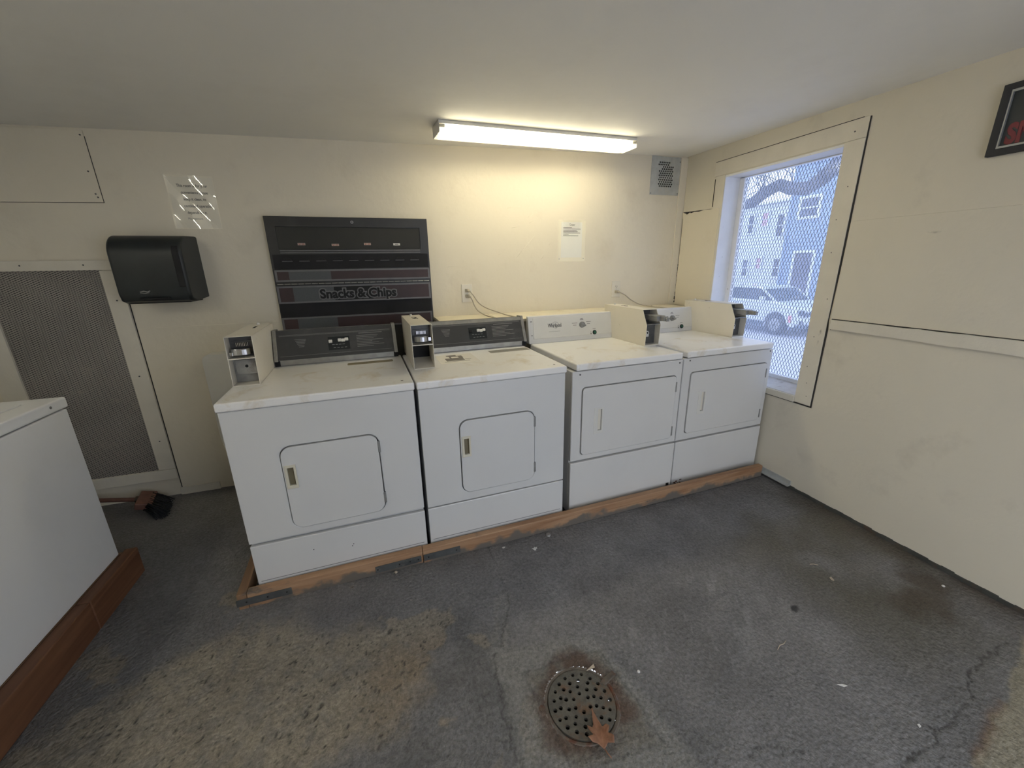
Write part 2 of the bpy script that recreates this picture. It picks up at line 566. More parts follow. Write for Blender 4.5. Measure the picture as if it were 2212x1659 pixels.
# ------------------------------------------------------------------ room shell
SCRAPES = [(-1.459, 1.668, -1.347, 1.680), (-1.327, 1.701, -1.260, 1.733), (-1.426, 1.464, -1.285, 1.617), (-1.233, 1.452, -1.178, 1.508), (-1.932, 1.410, -1.820, 1.408), (-1.023, 1.370, -0.972, 1.369), (-1.562, 1.488, -1.524, 1.497), (-1.493, 1.795, -1.390, 1.809), (-1.338, 1.738, -1.295, 1.763), (-1.175, 1.550, -1.134, 1.582)]
X0, YF = -4.6, -3.85
def vnoise(x, y, s, seed):
    x, y = x*s, y*s
    xi, yi = np.floor(x).astype(int), np.floor(y).astype(int)
    fx, fy = x-xi, y-yi
    fx, fy = fx*fx*(3-2*fx), fy*fy*(3-2*fy)
    def h(a, b):
        n = (a*374761393+b*668265263+seed*974711) & 0x7fffffff
        n = ((n ^ (n >> 13))*1274126177) & 0x7fffffff
        return ((n ^ (n >> 16)) & 0xffff)/65535.
    return (h(xi, yi)*(1-fx)+h(xi+1, yi)*fx)*(1-fy)+(h(xi, yi+1)*(1-fx)+h(xi+1, yi+1)*fx)*fy
def fbm(x, y, s, seed, o=4):
    a, t, w = 0., 0., 1.
    for i in range(o):
        a = a+w*vnoise(x, y, s*2**i, seed+i*17)
        t += w
        w *= .55
    return a/t
def poly_sd(px, py, poly):
    """signed distance to a polygon, negative inside"""
    d = np.full(px.shape, 1e9)
    ins = np.zeros(px.shape, bool)
    n = len(poly)
    for i in range(n):
        (ax, ay), (bx, by) = poly[i], poly[(i+1) % n]
        t = np.clip(((px-ax)*(bx-ax)+(py-ay)*(by-ay))/((bx-ax)**2+(by-ay)**2), 0, 1)
        d = np.minimum(d, np.hypot(px-ax-t*(bx-ax), py-ay-t*(by-ay)))
        c = ((ay > py) != (by > py)) & (px < (bx-ax)*(py-ay)/(by-ay+1e-12)+ax)
        ins ^= c
    return np.where(ins, -d, d)
def line_d(px, py, pts):
    d = np.full(px.shape, 1e9)
    for (ax, ay), (bx, by) in zip(pts, pts[1:]):
        t = np.clip(((px-ax)*(bx-ax)+(py-ay)*(by-ay))/((bx-ax)**2+(by-ay)**2), 0, 1)
        d = np.minimum(d, np.hypot(px-ax-t*(bx-ax), py-ay-t*(by-ay)))
    return d
def ss(a, b, x):
    t = np.clip((x-a)/(b-a), 0, 1)
    return t*t*(3-2*t)

DRAIN = (-1.905, -2.003)
def build_floor():
    gx = np.concatenate([np.linspace(X0-.1, -3.76, 8), np.arange(-3.75, .001, .0065), [.02, .18]])
    gy = np.concatenate([np.linspace(YF-.1, -2.76, 10), np.arange(-2.75, -.95, .0065), np.linspace(-.94, .06, 40)])
    PX, PY = np.meshgrid(gx, gy)
    wx = PX+.05*(fbm(PX, PY, 7, 1)-.5)+.018*(fbm(PX, PY, 40, 5)-.5)
    wy = PY+.05*(fbm(PX, PY, 7, 2)-.5)+.018*(fbm(PX, PY, 40, 6)-.5)
    hi = fbm(PX, PY, 30, 31)
    # worn-through paint in front of the first dryer, down to the pitted bare concrete
    sd = poly_sd(wx, wy, [(-3.30, -1.36), (-3.10, -1.285), (-2.90, -1.30), (-2.80, -1.39), (-2.66, -1.40), (-2.58, -1.45),
                          (-2.36, -1.66), (-2.42, -1.80), (-2.50, -1.87), (-2.72, -1.90), (-2.78, -2.05),
                          (-3.0, -2.3), (-3.8, -2.4), (-3.8, -1.7)])
    wear = ss(.05, -.07, sd+.17*(fbm(PX, PY, 5.5, 11)-.5)+.08*(fbm(PX, PY, 26, 12)-.5))
    wear *= .62+.38*ss(.28, .60, hi)
    islands = ss(.63, .69, fbm(PX, PY, 6, 23)+.16*(fbm(PX, PY, 33, 24)-.5))*ss(.55, .1, sd)
    wear = np.maximum(wear, islands*.8)
    brown = ss(.12, -.1, np.hypot(wx+2.43, wy+1.75)-.16)*.9
    # patched bare concrete round the drain
    dsq = poly_sd(wx, wy, [(-2.06, -1.84), (-1.75, -1.855), (-1.73, -2.18), (-2.01, -2.18)])
    dbig = poly_sd(wx, wy, [(-2.14, -1.72), (-1.74, -1.80), (-1.66, -2.3), (-2.16, -2.25)])
    pale = ss(.02, -.02, dbig)*.75
    pale = np.maximum(pale, ss(.025, 0., np.abs(line_d(wx, wy, [(-2.03, -1.5), (-2.12, -1.74), (-2.13, -2.3)])-.02))*.6)
    drn = np.hypot(wx-DRAIN[0], wy-DRAIN[1])
    rust = ss(.19, .125, drn+.10*(fbm(PX, PY, 12, 44)-.5))*ss(.25, .6, fbm(PX, PY, 14, 41)+.12)
    sr = np.minimum(np.hypot((wx+.30)/.16, (wy+2.10)/.09), np.hypot((wx+.16)/.12, (wy+2.05)/.10))
    stain = ss(1.5, .4, sr+1.2*(fbm(PX, PY, 14, 51)-.5))
    stain = np.maximum(stain, ss(.22, .02, -wx)*ss(-1.0, -1.6, wy)*.85*fbm(PX, PY, 6, 53)*1.6)
    spot = ss(.025, .015, np.hypot(wx+.87, (wy+1.965)*1.6))
    # old beige paint in the near right corner
    bg = poly_sd(wx, wy, [(-.16, -2.34), (-.35, -2.40), (-.62, -2.46), (-.78, -2.50), (-.90, -2.53), (-1.1, -2.9), (.1, -2.9), (.1, -2.34)])
    beige = ss(.006, -.006, bg)
    edge_rust = ss(.03, 0, np.abs(bg))*ss(.45, .62, fbm(PX, PY, 5, 61))
    # cracks
    jx = PX+.045*(fbm(PX, PY, 20, 71)-.5)+.02*(fbm(PX, PY, 60, 74)-.5)
    jy = PY+.045*(fbm(PX, PY, 20, 72)-.5)+.02*(fbm(PX, PY, 60, 75)-.5)
    c1 = line_d(jx, jy, [(-.24, -2.33), (-.38, -2.34), (-.44, -2.34), (-.50, -2.35), (-.57, -2.37), (-.68, -2.42), (-.76, -2.42), (-.80, -2.44),
                         (-.90, -2.43), (-.97, -2.46), (-1.1, -2.46), (-1.25, -2.55)])
    c2 = line_d(jx, jy, [(-1.50, -2.29), (-1.43, -2.29), (-1.40, -2.30), (-1.38, -2.32), (-1.32, -2.35)])
    c3 = line_d(jx, jy, [(-2.01, -1.15), (-2.0, -1.27), (-1.99, -1.36), (-2.0, -1.5), (-2.05, -1.61), (-2.11, -1.72), (-2.15, -1.79), (-2.16, -1.9),
                         (-2.17, -2.02), (-2.16, -2.15)])
    crack = np.maximum.reduce([ss(.0048, .0015, c1)*.66, ss(.0055, .002, c2)*.6, ss(.0065, .002, c3)*.5*ss(.3, .5, fbm(PX, PY, 9, 77)+.08),
                               ss(.006, .002, np.abs(dsq))*.36])
    pits = ss(.74, .81, vnoise(PX, PY, 95, 91)*.65+.35*vnoise(PX, PY, 150, 92))*np.clip(wear*1.0+.16+pale*.2, 0, 1)
    grime = fbm(PX, PY, 2.2, 81)*.5+fbm(PX, PY, 9, 82)*.5
    speck = ss(.70, .78, fbm(PX, PY, 75, 84, 2))*ss(.45, .6, fbm(PX, PY, 4, 85))
    base = np.array([.150, .148, .148])
    c = np.ones(PX.shape+(3,))*base*(.50+.98*grime)[..., None]
    def lay(col, k):
        nonlocal c
        k = np.clip(k, 0, 1)[..., None]
        c = c*(1-k)+np.array(col)*k
    lay((.20, .20, .20), speck*.55)
    lay((.21, .207, .193), pale)
    wv = .72+.56*fbm(PX, PY, 14, 95)
    wc = np.array([.240, .214, .170])*wv[..., None]
    c = c*(1-wear[..., None])+wc*wear[..., None]
    lay((.165, .125, .085), brown*wear*.75)
    lay((.125, .11, .088), ss(.01, -.03, dsq)*.65)
    lay((.075, .040, .025), rust*.8)
    olive = ss(-1.15, -.5, wx)*ss(-1.05, -1.5, wy)*ss(-2.5, -2.1, wy)*ss(.3, .7, fbm(PX, PY, 3.1, 99))
    lay((.085, .078, .055), olive*.7)
    scuff = ss(.55, .66, fbm(PX*.6+PY*.8, PX*2.2-PY*1.6, 9, 101))*ss(.55, .2, np.hypot((wx+1.25)/1.1, (wy+1.85)/.6))
    lay((.22, .22, .22), scuff*.55)
    lay((.060, .045, .030), stain*.75)
    lay((.035, .035, .037), spot)
    lay((.235, .215, .165), beige)
    lay((.12, .06, .03), edge_rust*ss(.03, .0, np.abs(bg))*.55)
    lay((.016, .015, .014), crack*.92)
    lay((.022, .02, .018), pits*.8)
    z = FZ(PX, PY)-.0035*crack-.0025*pits+.0022*(fbm(PX, PY, 11, 97)-.5)*(1+wear)-.0015*wear
    ny, nx = PX.shape
    r = drn < .118
    idx = np.arange(nx*ny).reshape(ny, nx)
    q = np.stack([idx[:-1, :-1], idx[:-1, 1:], idx[1:, 1:], idx[1:, :-1]], -1).reshape(-1, 4)
    cxm = (PX[:-1, :-1]+PX[1:, 1:])/2
    cym = (PY[:-1, :-1]+PY[1:, 1:])/2
    keep = (np.hypot(cxm-DRAIN[0], cym-DRAIN[1]) > .126).reshape(-1)      # the drain hole
    q = q[keep]
    me = bpy.data.meshes.new('floor')
    me.vertices.add(nx*ny)
    me.vertices.foreach_set('co', np.stack([PX, PY, z], -1).astype(np.float32).ravel())
    me.loops.add(len(q)*4)
    me.loops.foreach_set('vertex_index', q.astype(np.int32).ravel())
    me.polygons.add(len(q))
    me.polygons.foreach_set('loop_start', np.arange(0, len(q)*4, 4, dtype=np.int32))
    me.polygons.foreach_set('use_smooth', np.ones(len(q), bool))
    me.update(calc_edges=True)
    at = me.color_attributes.new('wear_and_dirt', 'FLOAT_COLOR', 'POINT')
    at.data.foreach_set('color', np.concatenate([c, np.ones((ny, nx, 1))], -1).astype(np.float32).ravel())
    m = mat('painted_concrete', (1, 1, 1), .52, var=.05, scale=60, bump=.9, bscale=70, spec=.35)
    b = m.node_tree.nodes['Principled BSDF']
    a = N(m, 'ShaderNodeAttribute')
    a.attribute_name = 'wear_and_dirt'
    mx = N(m, 'ShaderNodeMix')
    mx.data_type = 'RGBA'
    mx.blend_type = 'MULTIPLY'
    mx.inputs['Factor'].default_value = 1
    L(m, a.outputs['Color'], mx.inputs['A'])
    n = N(m, 'ShaderNodeTexNoise')
    n.inputs['Scale'].default_value = 85
    n.inputs['Detail'].default_value = 6
    n.inputs['Roughness'].default_value = .75
    tc = N(m, 'ShaderNodeTexCoord')
    L(m, tc.outputs['Object'], n.inputs['Vector'])
    r = N(m, 'ShaderNodeValToRGB')
    r.color_ramp.elements[0].position, r.color_ramp.elements[1].position = .28, .72
    r.color_ramp.elements[0].color = (.52, .52, .52, 1)
    r.color_ramp.elements[1].color = (1.5, 1.5, 1.5, 1)
    L(m, n.outputs['Fac'], r.inputs['Fac'])
    L(m, r.outputs['Color'], mx.inputs['B'])
    L(m, mx.outputs['Result'], b.inputs['Base Color'])
    me.materials.append(m)
    o = bpy.data.objects.new('floor', me)
    COL.objects.link(o)
    struct(o)
build_floor()

b = B()
E = .12
cv = [(X0-.1, YF-.1), (.18, YF-.1), (.18, .1), (X0-.1, .1)]
b.add([(x, y, CZ(x, y)) for x, y in cv]+[(x, y, CZ(x, y)+.1) for x, y in cv],
      [(3,2,1,0), (4,5,6,7), (0,1,5,4), (1,2,6,5), (2,3,7,6), (3,0,4,7)])
struct(obj('ceiling', b, 'ceil'))
b = B().box(X0-E, .0, 0, E, -.1, 2.3)
for xa, za, xb, zb in SCRAPES:                      # old scrapes under the paint
    b.tube([(xa, .0003, za), ((xa*2+xb)/3, .0, (za*2+zb)/3+.002), (xb, .0003, zb)], [.0006, .0016, .0006], 5)
struct(obj('wall_back', b, 'wall'))
struct(obj('wall_left', B().box(X0-E, X0, YF, 0, -.1, 2.3), 'ceil'))
struct(obj('wall_front', B().slab('y', rect(X0-E, 0, -.1, 2.3), [rect(DOOR_X0, DOOR_X1, -.02, DOOR_Z1)], YF-E, YF), 'ceil'))
struct(obj('wall_right', B().slab('x', rect(YF-E, E, -.1, 2.3), [rect(WY0-.012, WY1+.012, WZ0-.02, WZ1+.012)], 0, .18), 'wall_r'))
b = B()
b.box(DOOR_X0-.08, DOOR_X0, YF-.01, YF+.02, .0, DOOR_Z1+.08).box(DOOR_X1, DOOR_X1+.08, YF-.01, YF+.02, .0, DOOR_Z1+.08)
b.box(DOOR_X0, DOOR_X1, YF-.01, YF+.02, DOOR_Z1, DOOR_Z1+.08)
struct(obj('door_1', b, 'trim'))

# panelling on the right wall: two sheets with a seam, a raised batten and a patch beside the window
struct(obj('trim_1', B().box(-.004, 0, YF+.02, -1.292, 1.092, 1.605), 'wall_r', bevel=.0015))
b = B()
rnd = random.Random(3)
ys = np.linspace(-1.302, YF+.02, 46)
top = [1.090+.006*max(0, (-1.3-y))*0+rnd.uniform(-.0015, .0015) for y in ys]
bot = [1.036-.012*(-1.3-y)+rnd.uniform(-.002, .002) for y in ys]
for i in range(45):
    y0, y1 = ys[i], ys[i+1]
    b.add([(0, y0, bot[i]), (0, y1, bot[i+1]), (0, y1, top[i+1]), (0, y0, top[i]),
           (-.016, y0, bot[i]+.002), (-.016, y1, bot[i+1]+.002), (-.018, y1, top[i+1]), (-.018, y0, top[i])],
          [(4,7,6,5), (3,2,6,7), (0,4,5,1)])
struct(obj('trim_2', b, 'trim'))
struct(obj('trim_3', B().box(-.0052, 0, YF+.02, -1.300, 1.089, 1.0945).prism([(0, 1.0315), (-.003, 1.0315), (-.003, 1.0365), (0, 1.0365)], 'y', -1.302, -1.3021), 'gap'))
# patch with a torn top edge
b = B()
pr = [(-.392, 1.07), (-.388, 1.778), (-.372, 1.790), (-.30, 1.786), (-.24, 1.790), (-.19, 1.784), (-.14, 1.788), (-.105, 1.782), (-.09, 1.789),
      (-.06, 1.776), (-.045, 1.786), (-.014, 1.796), (-.012, 1.782), (-.022, 1.745), (-.018, 1.4), (-.008, 1.07)]
b.slab('x', [(y, z) for y, z in reversed(pr)], [], -.007, 0)
struct(obj('trim_4', b, 'wall', bevel=.001))
b = B()
b.slab('x', [(-.3955, 1.07), (-.3915, 1.782), (-.30, 1.7895), (-.014, 1.7985), (-.006, 1.07)], [], -.0018, 0)
struct(obj('trim_5', b, 'gap'))
struct(obj('trim_6', B().box(-.003, 0, -.315, -.311, 1.80, 1.985), 'gap'))
# corner strip
struct(obj('trim_7', B().box(-.062, 0, -.010, 0, .02, 2.19), 'wall', bevel=.002))
b = B()
for i in range(26):
    z = 1.075+i*.0125
    w = rnd.uniform(.0005, .006)*(1.6 if i < 8 else .5)
    b.box(-.004-w, -.001, -.012-w*.4, -.009, z, z+.013)
struct(obj('trim_8', b, 'gap'))
# lower sheet on the back wall beside the dispenser; seam along its top
struct(obj('trim_9', B().box(-3.752, -3.0, -.004, 0, .075, 1.097), 'wall', bevel=.0015))
# baseboards
b = B().box(-3.765, -3.545, -.012, 0, FZ(-3.6, 0)-.01, .062)
struct(obj('baseboard_back', b, 'trim', bevel=.002))
b = B()
ys = np.linspace(-1.0, YF, 60)
for i in range(59):
    y0, y1 = ys[i], ys[i+1]
    h0 = FZ(0, y0)+.020+rnd.uniform(-.003, .003)
    b.box(-.006-rnd.uniform(0, .003), 0, y0, y1, FZ(0, y0)-.02, h0)
struct(obj('baseboard_right', b, overlay(mat('grimy_floor_edge', (.055, .055, .048), .8, var=.3, scale=12), (.10, .06, .035), 9, .55, .75)))
o = obj('metal_angle', B().box(-.008, -.0005, -1.26, -1.02, .012, .045).box(-.03, -.0005, -1.26, -1.02, .010, .014), 'galv')
tag(o, 'short grey metal angle along the foot of the right wall by the curb end', 'metal angle')

# ------------------------------------------------------------------ window
w = thing('window_1', 'tall window in the right wall behind expanded metal mesh', 'window', (0, -.79, WZ0))
w['kind'] = 'structure'
def wp(name, b, m, bevel=0., lab=None):
    b.v = [(x, y+.79, z-WZ0) for x, y, z in b.v]
    return obj(name, b, m, w, bevel, label=lab)
wp('casing', B().box(-.006, 0, -1.280, -1.180, .566, 1.999), 'trim', .002)
wp('casing', B().box(-.0032, 0, -1.280, -.302, 2.001, 2.095), 'trim', .002)
wp('casing', B().box(-.005, 0, -.404, -.322, 1.08, 1.999), 'trim', .002)
wp('apron', B().box(-.014, 0, -1.180, -.40, .562, .602), 'trim', .002)
b = B().prism([(-1.2795, .558), (-1.288, .558), (-1.2895, 1.03), (-1.2835, 1.08), (-1.288, 1.35), (-1.2885, 1.6), (-1.285, 2.092), (-1.2795, 2.092)], 'x', -.003, 0).box(-.003, 0, -1.288, -.40, .5555, .563)
b.box(-.0012, 0, -1.25, -.30, 2.094, 2.0985)
wp('gap', b, 'gap', lab='dark crack along the window casing')
wp('jamb', B().box(-.001, .18, WY1, WY1+.012, WZ0, WZ1), 'jamb')
wp('jamb', B().box(-.001, .18, WY0-.012, WY0, WZ0, WZ1), 'jamb')
wp('jamb', B().box(-.001, .18, WY0-.012, WY1+.012, WZ1, WZ1+.012), 'jamb')
b = B()
b.prism([(-.004, .58), (.18, .58), (.18, .645), (.13, .640), (-.004, .606)], 'y', WY0, WY1)
wp('sill', b, 'sill', .002)
b = B().box(.128, .165, WY1-.040, WY1, .64, WZ1).box(.128, .165, WY0, WY0+.04, .64, WZ1).box(.128, .165, WY0, WY1, .635, .662)
b.box(.128, .165, WY0, WY1, WZ1-.006, WZ1)
wp('stop', b, 'jamb', .002)
# expanded metal: zigzag strands standing on end, each pair meeting at the bonds
def expanded(y0, y1, z0, z1, sw, lw, x, t, sd):
    b = B()
    nc = int((y1-y0)/(sw/2))
    nr = int((z1-z0)/(lw/2))
    for i in range(nc+1):
        sgn = 1 if i % 2 == 0 else -1
        for _ in (0,):
            pts = [(y0+i*sw/2+sgn*(sw/4 if k % 2 else -sw/4), z0+k*lw/2) for k in range(nr+1)]
            vs = []
            for (yy, zz) in pts:
                vs += [(x-sd*.5, yy-t/2, zz), (x+sd*.5, yy-t/2, zz), (x+sd*.5, yy+t/2, zz), (x-sd*.5, yy+t/2, zz)]
            fs = []
            for k in range(len(pts)-1):
                for c in range(4):
                    fs.append((k*4+c, k*4+(c+1) % 4, k*4+4+(c+1) % 4, k*4+4+c))
            b.add(vs, fs)
    return b
b = expanded(WY0+.02, WY1-.036, .655, WZ1, .0205, .0462, .142, .0019, .003)
wp('mesh_guard', b, 'mesh_metal')
wp('pane', B().box(.168, .171, WY0, WY1, .64, WZ1), 'glass')
b = B()
for z in (.62, .70, .80, .98, 1.20, 1.45, 1.62, 1.78):
    b.cyl((-.0055, -1.235+.02*math.sin(z*9), z), (-.0066, -1.235+.02*math.sin(z*9), z), .0030, n=8)
b.cyl((-.0030, -1.22, 2.04), (-.0043, -1.22, 2.04), .004, n=8)
wp('nail_head', b, 'grey_ink')['kind'] = 'stuff'

# ------------------------------------------------------------------ dryers
TH = math.atan(.0335)
def front(name):
    X = dict(A=-3.05, B=-2.2885, C=-1.4915, D=-.744)[name]
    Y = dict(A=-1.0386, B=-1.0346, C=-1.0123, D=-.9945)[name]
    return X, Y+.0335*X

def pill(b, c, ax, ay, az):
    return b.obox(c, ax, ay, az)

def coin_box(d, kind, u0, v0, zb, zt, number, W, slide=None):
    """steel coin box bolted to the dryer top; local x = u - W/2, y = v - .31"""
    Wb, D = .105, .47
    x0 = u0-W/2
    y0 = v0-.31
    t = .0025
    if kind == 1:
        pf = [(y0, zb), (y0+.014, zt), (y0+D, zt), (y0+D, zb)]
        f = lambda z: y0+.014*(z-zb)/(zt-zb)
    else:
        zm = zb+.125
        pf = [(y0+.002, zb), (y0-.003, zm), (y0+.045, zt), (y0+D, zt), (y0+D, zb)]
        f = lambda z: y0-.003+.048*max(0, (z-zm)/(zt-zm))
    b = B()
    b.prism(pf, 'x', x0, x0+t)
    b.prism(pf, 'x', x0+Wb-t, x0+Wb)
    b.box(x0, x0+Wb, f(zt), y0+D, zt-t, zt)
    b.box(x0, x0+Wb, y0+.001, y0+D, zb, zb+.004)
    b.box(x0, x0+Wb, y0+D-t, y0+D, zb, zt)
    if kind == 2:
        b.box(x0-.001, x0+Wb+.001, y0+.002, y0+D, zb-.006, zb+.001)
    cb = obj('coin_box', b, 'coin_paint', d, .0008, 1, label='white steel coin box on top')
    zs = zb+.118 if kind == 1 else zb+.128          # shelf between coin slide and cash vault
    b = B().box(x0+t, x0+Wb-t, f(zs)+.001, y0+D*.6, zs, zs+.004)
    obj('shelf', b, 'grey_metal' if kind == 2 else 'coin_paint', cb)
    b = B().box(x0+t, x0+Wb-t, f(zt)+.060, f(zt)+.064, zs, zt-t)
    b.box(x0+.012, x0+Wb-.012, f(zt)+.052, f(zt)+.060, zs+.052, zs+.072)
    obj('slide_plate', b, 'dark_metal', cb)
    if kind == 1:
        b = B()                                     # row of coin slots
        for i in range(8):
            xx = x0+.030+i*.0062
            b.box(xx, xx+.0026, f(zt)+.040, f(zt)+.055, zs+.050, zs+.066)
        obj('coin_slot', b, 'chrome', cb)
        b = B()                                     # chrome push slide with a curved nose
        n = 12
        pr = []
        for i in range(n+1):
            a = math.pi*i/n
            pr.append((x0+.050-.036*math.cos(a)+(.003 if slide == 'r' else -.003), f(zs+.02)+.030-.022*math.sin(a)))
        pr += [(x0+.086, f(zt)+.058), (x0+.014, f(zt)+.058)]
        b.prism(pr, 'z', zs+.015, zs+.040)
        b.prism([(p[0], p[1]-.002) for p in pr], 'z', zs+.040, zs+.043)
        if slide == 'r':
            b.box(x0+.082, x0+.098, f(zs)+.012, f(zs)+.05, zs+.018, zs+.038)
        else:
            b.box(x0+.006, x0+.020, f(zs)+.014, f(zs)+.05, zs+.014, zs+.030)
        obj('coin_slide', b, 'chrome', cb, .0015)
        if number == '1':
            b = B().box(x0+t, x0+Wb-t, y0+.064, y0+.068, zb+.004, zs)
            b.box(x0+.012, x0+Wb-t, y0+.052, y0+.066, zb+.040, zb+.108)
            va = obj('cash_vault', b, 'grey_metal', cb, .002, label='grey cash vault door')
            va2 = B().cyl((x0+.055, y0+.053, zb+.078), (x0+.055, y0+.0505, zb+.078), .0065, n=16)
            obj('keyhole', va2, 'black', cb)
        else:
            b = B().box(x0+t, x0+Wb-t, y0+.150, y0+.154, zb+.004, zs)
            obj('cash_vault', b, 'black', cb, label='empty dark vault opening')
            b = B().prism([(y0+.004, zb+.004), (y0+.15, zb+.030), (y0+.15, zb+.004)], 'x', x0+t, x0+Wb-t)
            obj('dusty_tray', b, 'coin_paint', cb)
    else:
        b = B().box(x0+t, x0+Wb-t, y0+.046, y0+.050, zb+.004, zs)
        obj('cash_vault', b, 'dark_metal', cb, label='dark grey cash vault door')
        b = B().cyl((x0+.034, y0+.046, zb+.072), (x0+.034, y0+.030, zb+.072), .014, n=20)
        b.box(x0+.026, x0+.044, y0+.027, y0+.031, zb+.050, zb+.074)
        obj('vault_lock', b, 'offwhite', cb, .001, label='white vault lock')
        b = B().cyl((x0+.034, y0+.031, zb+.074), (x0+.034, y0+.026, zb+.074), .005, n=12)
        obj('keyhole', b, 'black', cb)
        b = B()                                     # slide sticking out towards the room
        z0 = zs+.026
        b.box(x0+.034, x0+.088, y0-.050, y0+.10, z0, z0+.030)
        b.box(x0+.028, x0+.092, y0-.052, y0+.09, z0+.028, z0+.033)
        b.box(x0+.054, x0+.084, y0-.088, y0-.050, z0+.004, z0+.030)
        b.box(x0+.060, x0+.082, y0-.102, y0-.088, z0+.004, z0+.026)
        obj('coin_slide', b, 'grey_metal', cb, .002)
    text('number_mark', number, .085, 'ink', cb, (x0+Wb*.55, y0+D*.60, zt+.0008), (0, 0, 0), .0003, squash=.8, off=.002)
    b = B().cyl((x0+.05, y0+D-.05, zt), (x0+.05, y0+D-.05, zt+.010), .008, .006, n=12)
    obj('top_lock', b, 'offwhite', cb)
    return cb

def dryer_wide_lid(key, label, u0c, u1c, hole_mark, sticker):
    """first kind: rounded small door, dark sloped console, coin box on the left"""
    X, Y = front(key)
    W = .745
    dz = dict(A=.0107, B=.0077)[key]
    c = Vector((X+W/2*math.cos(TH)-.31*math.sin(TH), Y+W/2*math.sin(TH)+.31*math.cos(TH), 0))
    d = thing('clothes_dryer', label, 'dryer', c, TH, 'coin operated dryers in a row')
    a = -W/2
    y = -.31
    zl = .8755+dz
    zs = dict(A=.2795, B=.2695)[key]
    b = B().box(a+.002, a+W-.002, y+.022, .31, .015, zl-.003)
    obj('cabinet', b, 'enamel', d, .004)
    hole = rr(a+.178, a+.572, .313, .706, .045, 6)
    b = B().slab('y', rect(a, a+W, zs, zl-.002), [hole], y, y+.020)
    obj('front_panel', b, 'enamel', d, .004)
    b = B().slab('y', rr(a+.182, a+.568, .317, .702, .042, 6), [rect(a+.197, a+.223, .527, .612)], y-.006, y+.014)
    door = obj('door', b, 'enamel', d, .004, 3)
    b = B().slab('y', rect(a+.187, a+.231, .514, .622), [rect(a+.198, a+.222, .528, .611)], y-.011, y-.002)
    b.box(a+.192, a+.228, y+.010, y+.013, .522, .617)
    h = obj('handle', b, 'almond', door, .002, label='yellowed recessed handle')
    obj('handle_recess', B().box(a+.197, a+.223, y+.004, y+.0095, .527, .612), 'almond_dark', door, label='brown hollow of the handle')
    for z in (.357, .615):
        obj('hinge', B().box(a+.566, a+.577, y-.009, y+.004, z, z+.054), 'grey_metal', door, .002, label='grey hinge')
    zt = zs-(.0135 if key == 'A' else .006)
    b = B()
    tilt = .006 if key == 'A' else 0.
    b.add([(a, y, .02), (a+W, y, .02), (a+W, y+.02, .02), (a, y+.02, .02), (a, y, zt), (a+W, y, zt-tilt*.6), (a+W, y+.02, zt-tilt*.6), (a, y+.02, zt)],
          [(0,3,2,1), (4,5,6,7), (0,1,5,4), (1,2,6,5), (2,3,7,6), (3,0,4,7)])
    toe = obj('toe_panel', b, 'enamel', d, .004)
    obj('groove', B().box(a+.014, a+.730, y-.0006, y+.001, .0840, .0872), 'groove', toe)
    if key == 'A':
        for u, z in ((.239, .187), (.401, .160), (.407, .169)):
            obj('screw_hole', B().cyl((a+u, y-.0006, z), (a+u, y+.001, z), .0022, n=8), 'black', toe)
    zt = zl+.036
    b = B().box(a-.004, a+W+.004, y-.010, .31, zl, zt)
    lid = obj('top', b, 'enamel_top', d, .007, 3, label='stained top')
    b = B().cyl((a+.702, y+.045, zt-.001), (a+.702, y+.045, zt+.0006), .006, n=12)
    obj('screw_hole', b, 'grey_ink', lid)
    if key == 'B':                                  # instruction decal and a grey plate
        b = B().box(a+.165, a+.375, y+.285, y+.50, zt-.001, zt+.0006)
        st = obj('decal', b, 'paper', lid, label='white decal with a dark picture')
        b = B().box(a+.205, a+.305, y+.34, y+.405, zt, zt+.0011).box(a+.235, a+.31, y+.40, y+.455, zt, zt+.0011)
        b.box(a+.225, a+.28, y+.455, y+.48, zt, zt+.0011).box(a+.19, a+.33, y+.322, y+.328, zt, zt+.0011)
        b.box(a+.31, a+.345, y+.36, y+.366, zt, zt+.0011)
        obj('picture', b, 'grey_ink', st)
        b = B().box(a+.245, a+.285, y+.405, y+.435, zt, zt+.0016)
        obj('picture', b, 'paper', st)
        b = B().box(a+.487, a+.735, y+.445, y+.515, zt-.001, zt+.0006)
        obj('nameplate', b, 'steel', lid)
    else:
        b = B().slab('z', rr(a+.463, a+.695, y+.462, y+.512, .01, 3), [], zt-.001, zt+.0008)
        obj('nameplate', b, 'almond_dark', lid, label='brown strip on the top')
    # console: dark sloped panel between two steel end caps on a steel skirt
    z0 = zt
    xc0, xc1 = a+u0c, a+u1c
    yb = y+.575
    P0 = Vector((0, yb-.012, z0+.034))
    P1 = Vector((0, yb+.060, z0+.178))
    sl = P1-P0
    nrm = Vector((0, -sl.z, sl.y)).normalized()
    def F(x, k, o=0.):
        p = P0+sl*k+nrm*o
        return Vector((x, p.y, p.z))
    prof = [(P0.y, P0.z), (P1.y, P1.z), (P1.y+.055, P1.z-.004), (P1.y+.055, z0+.003), (yb+.03, z0+.003), (yb+.03, z0+.03)]
    con = obj('console', B().prism(prof, 'x', xc0+.012, xc1-.012), 'dark_metal', d)
    obj('skirt', B().box(xc0+.014, xc1-.014, yb+.012, yb+.06, z0, z0+.036), 'steel', con, .002, label='steel skirt')
    cap = [(P0.y-.006, P0.z-.004), (P1.y-.003, P1.z+.006), (P1.y+.057, P1.z+.004), (P1.y+.057, z0+.004), (yb+.03, z0+.004), (yb+.018, z0+.028)]
    for x in (xc0, xc1-.018):
        obj('end_cap', B().prism(cap, 'x', x, x+.018), 'steel', con, .002, label='steel end cap')
    for x in (xc0-.002, xc1-.022):
        obj('foot', B().box(x, x+.024, yb+.006, yb+.03, z0, z0+.028), 'black', con)
    pass
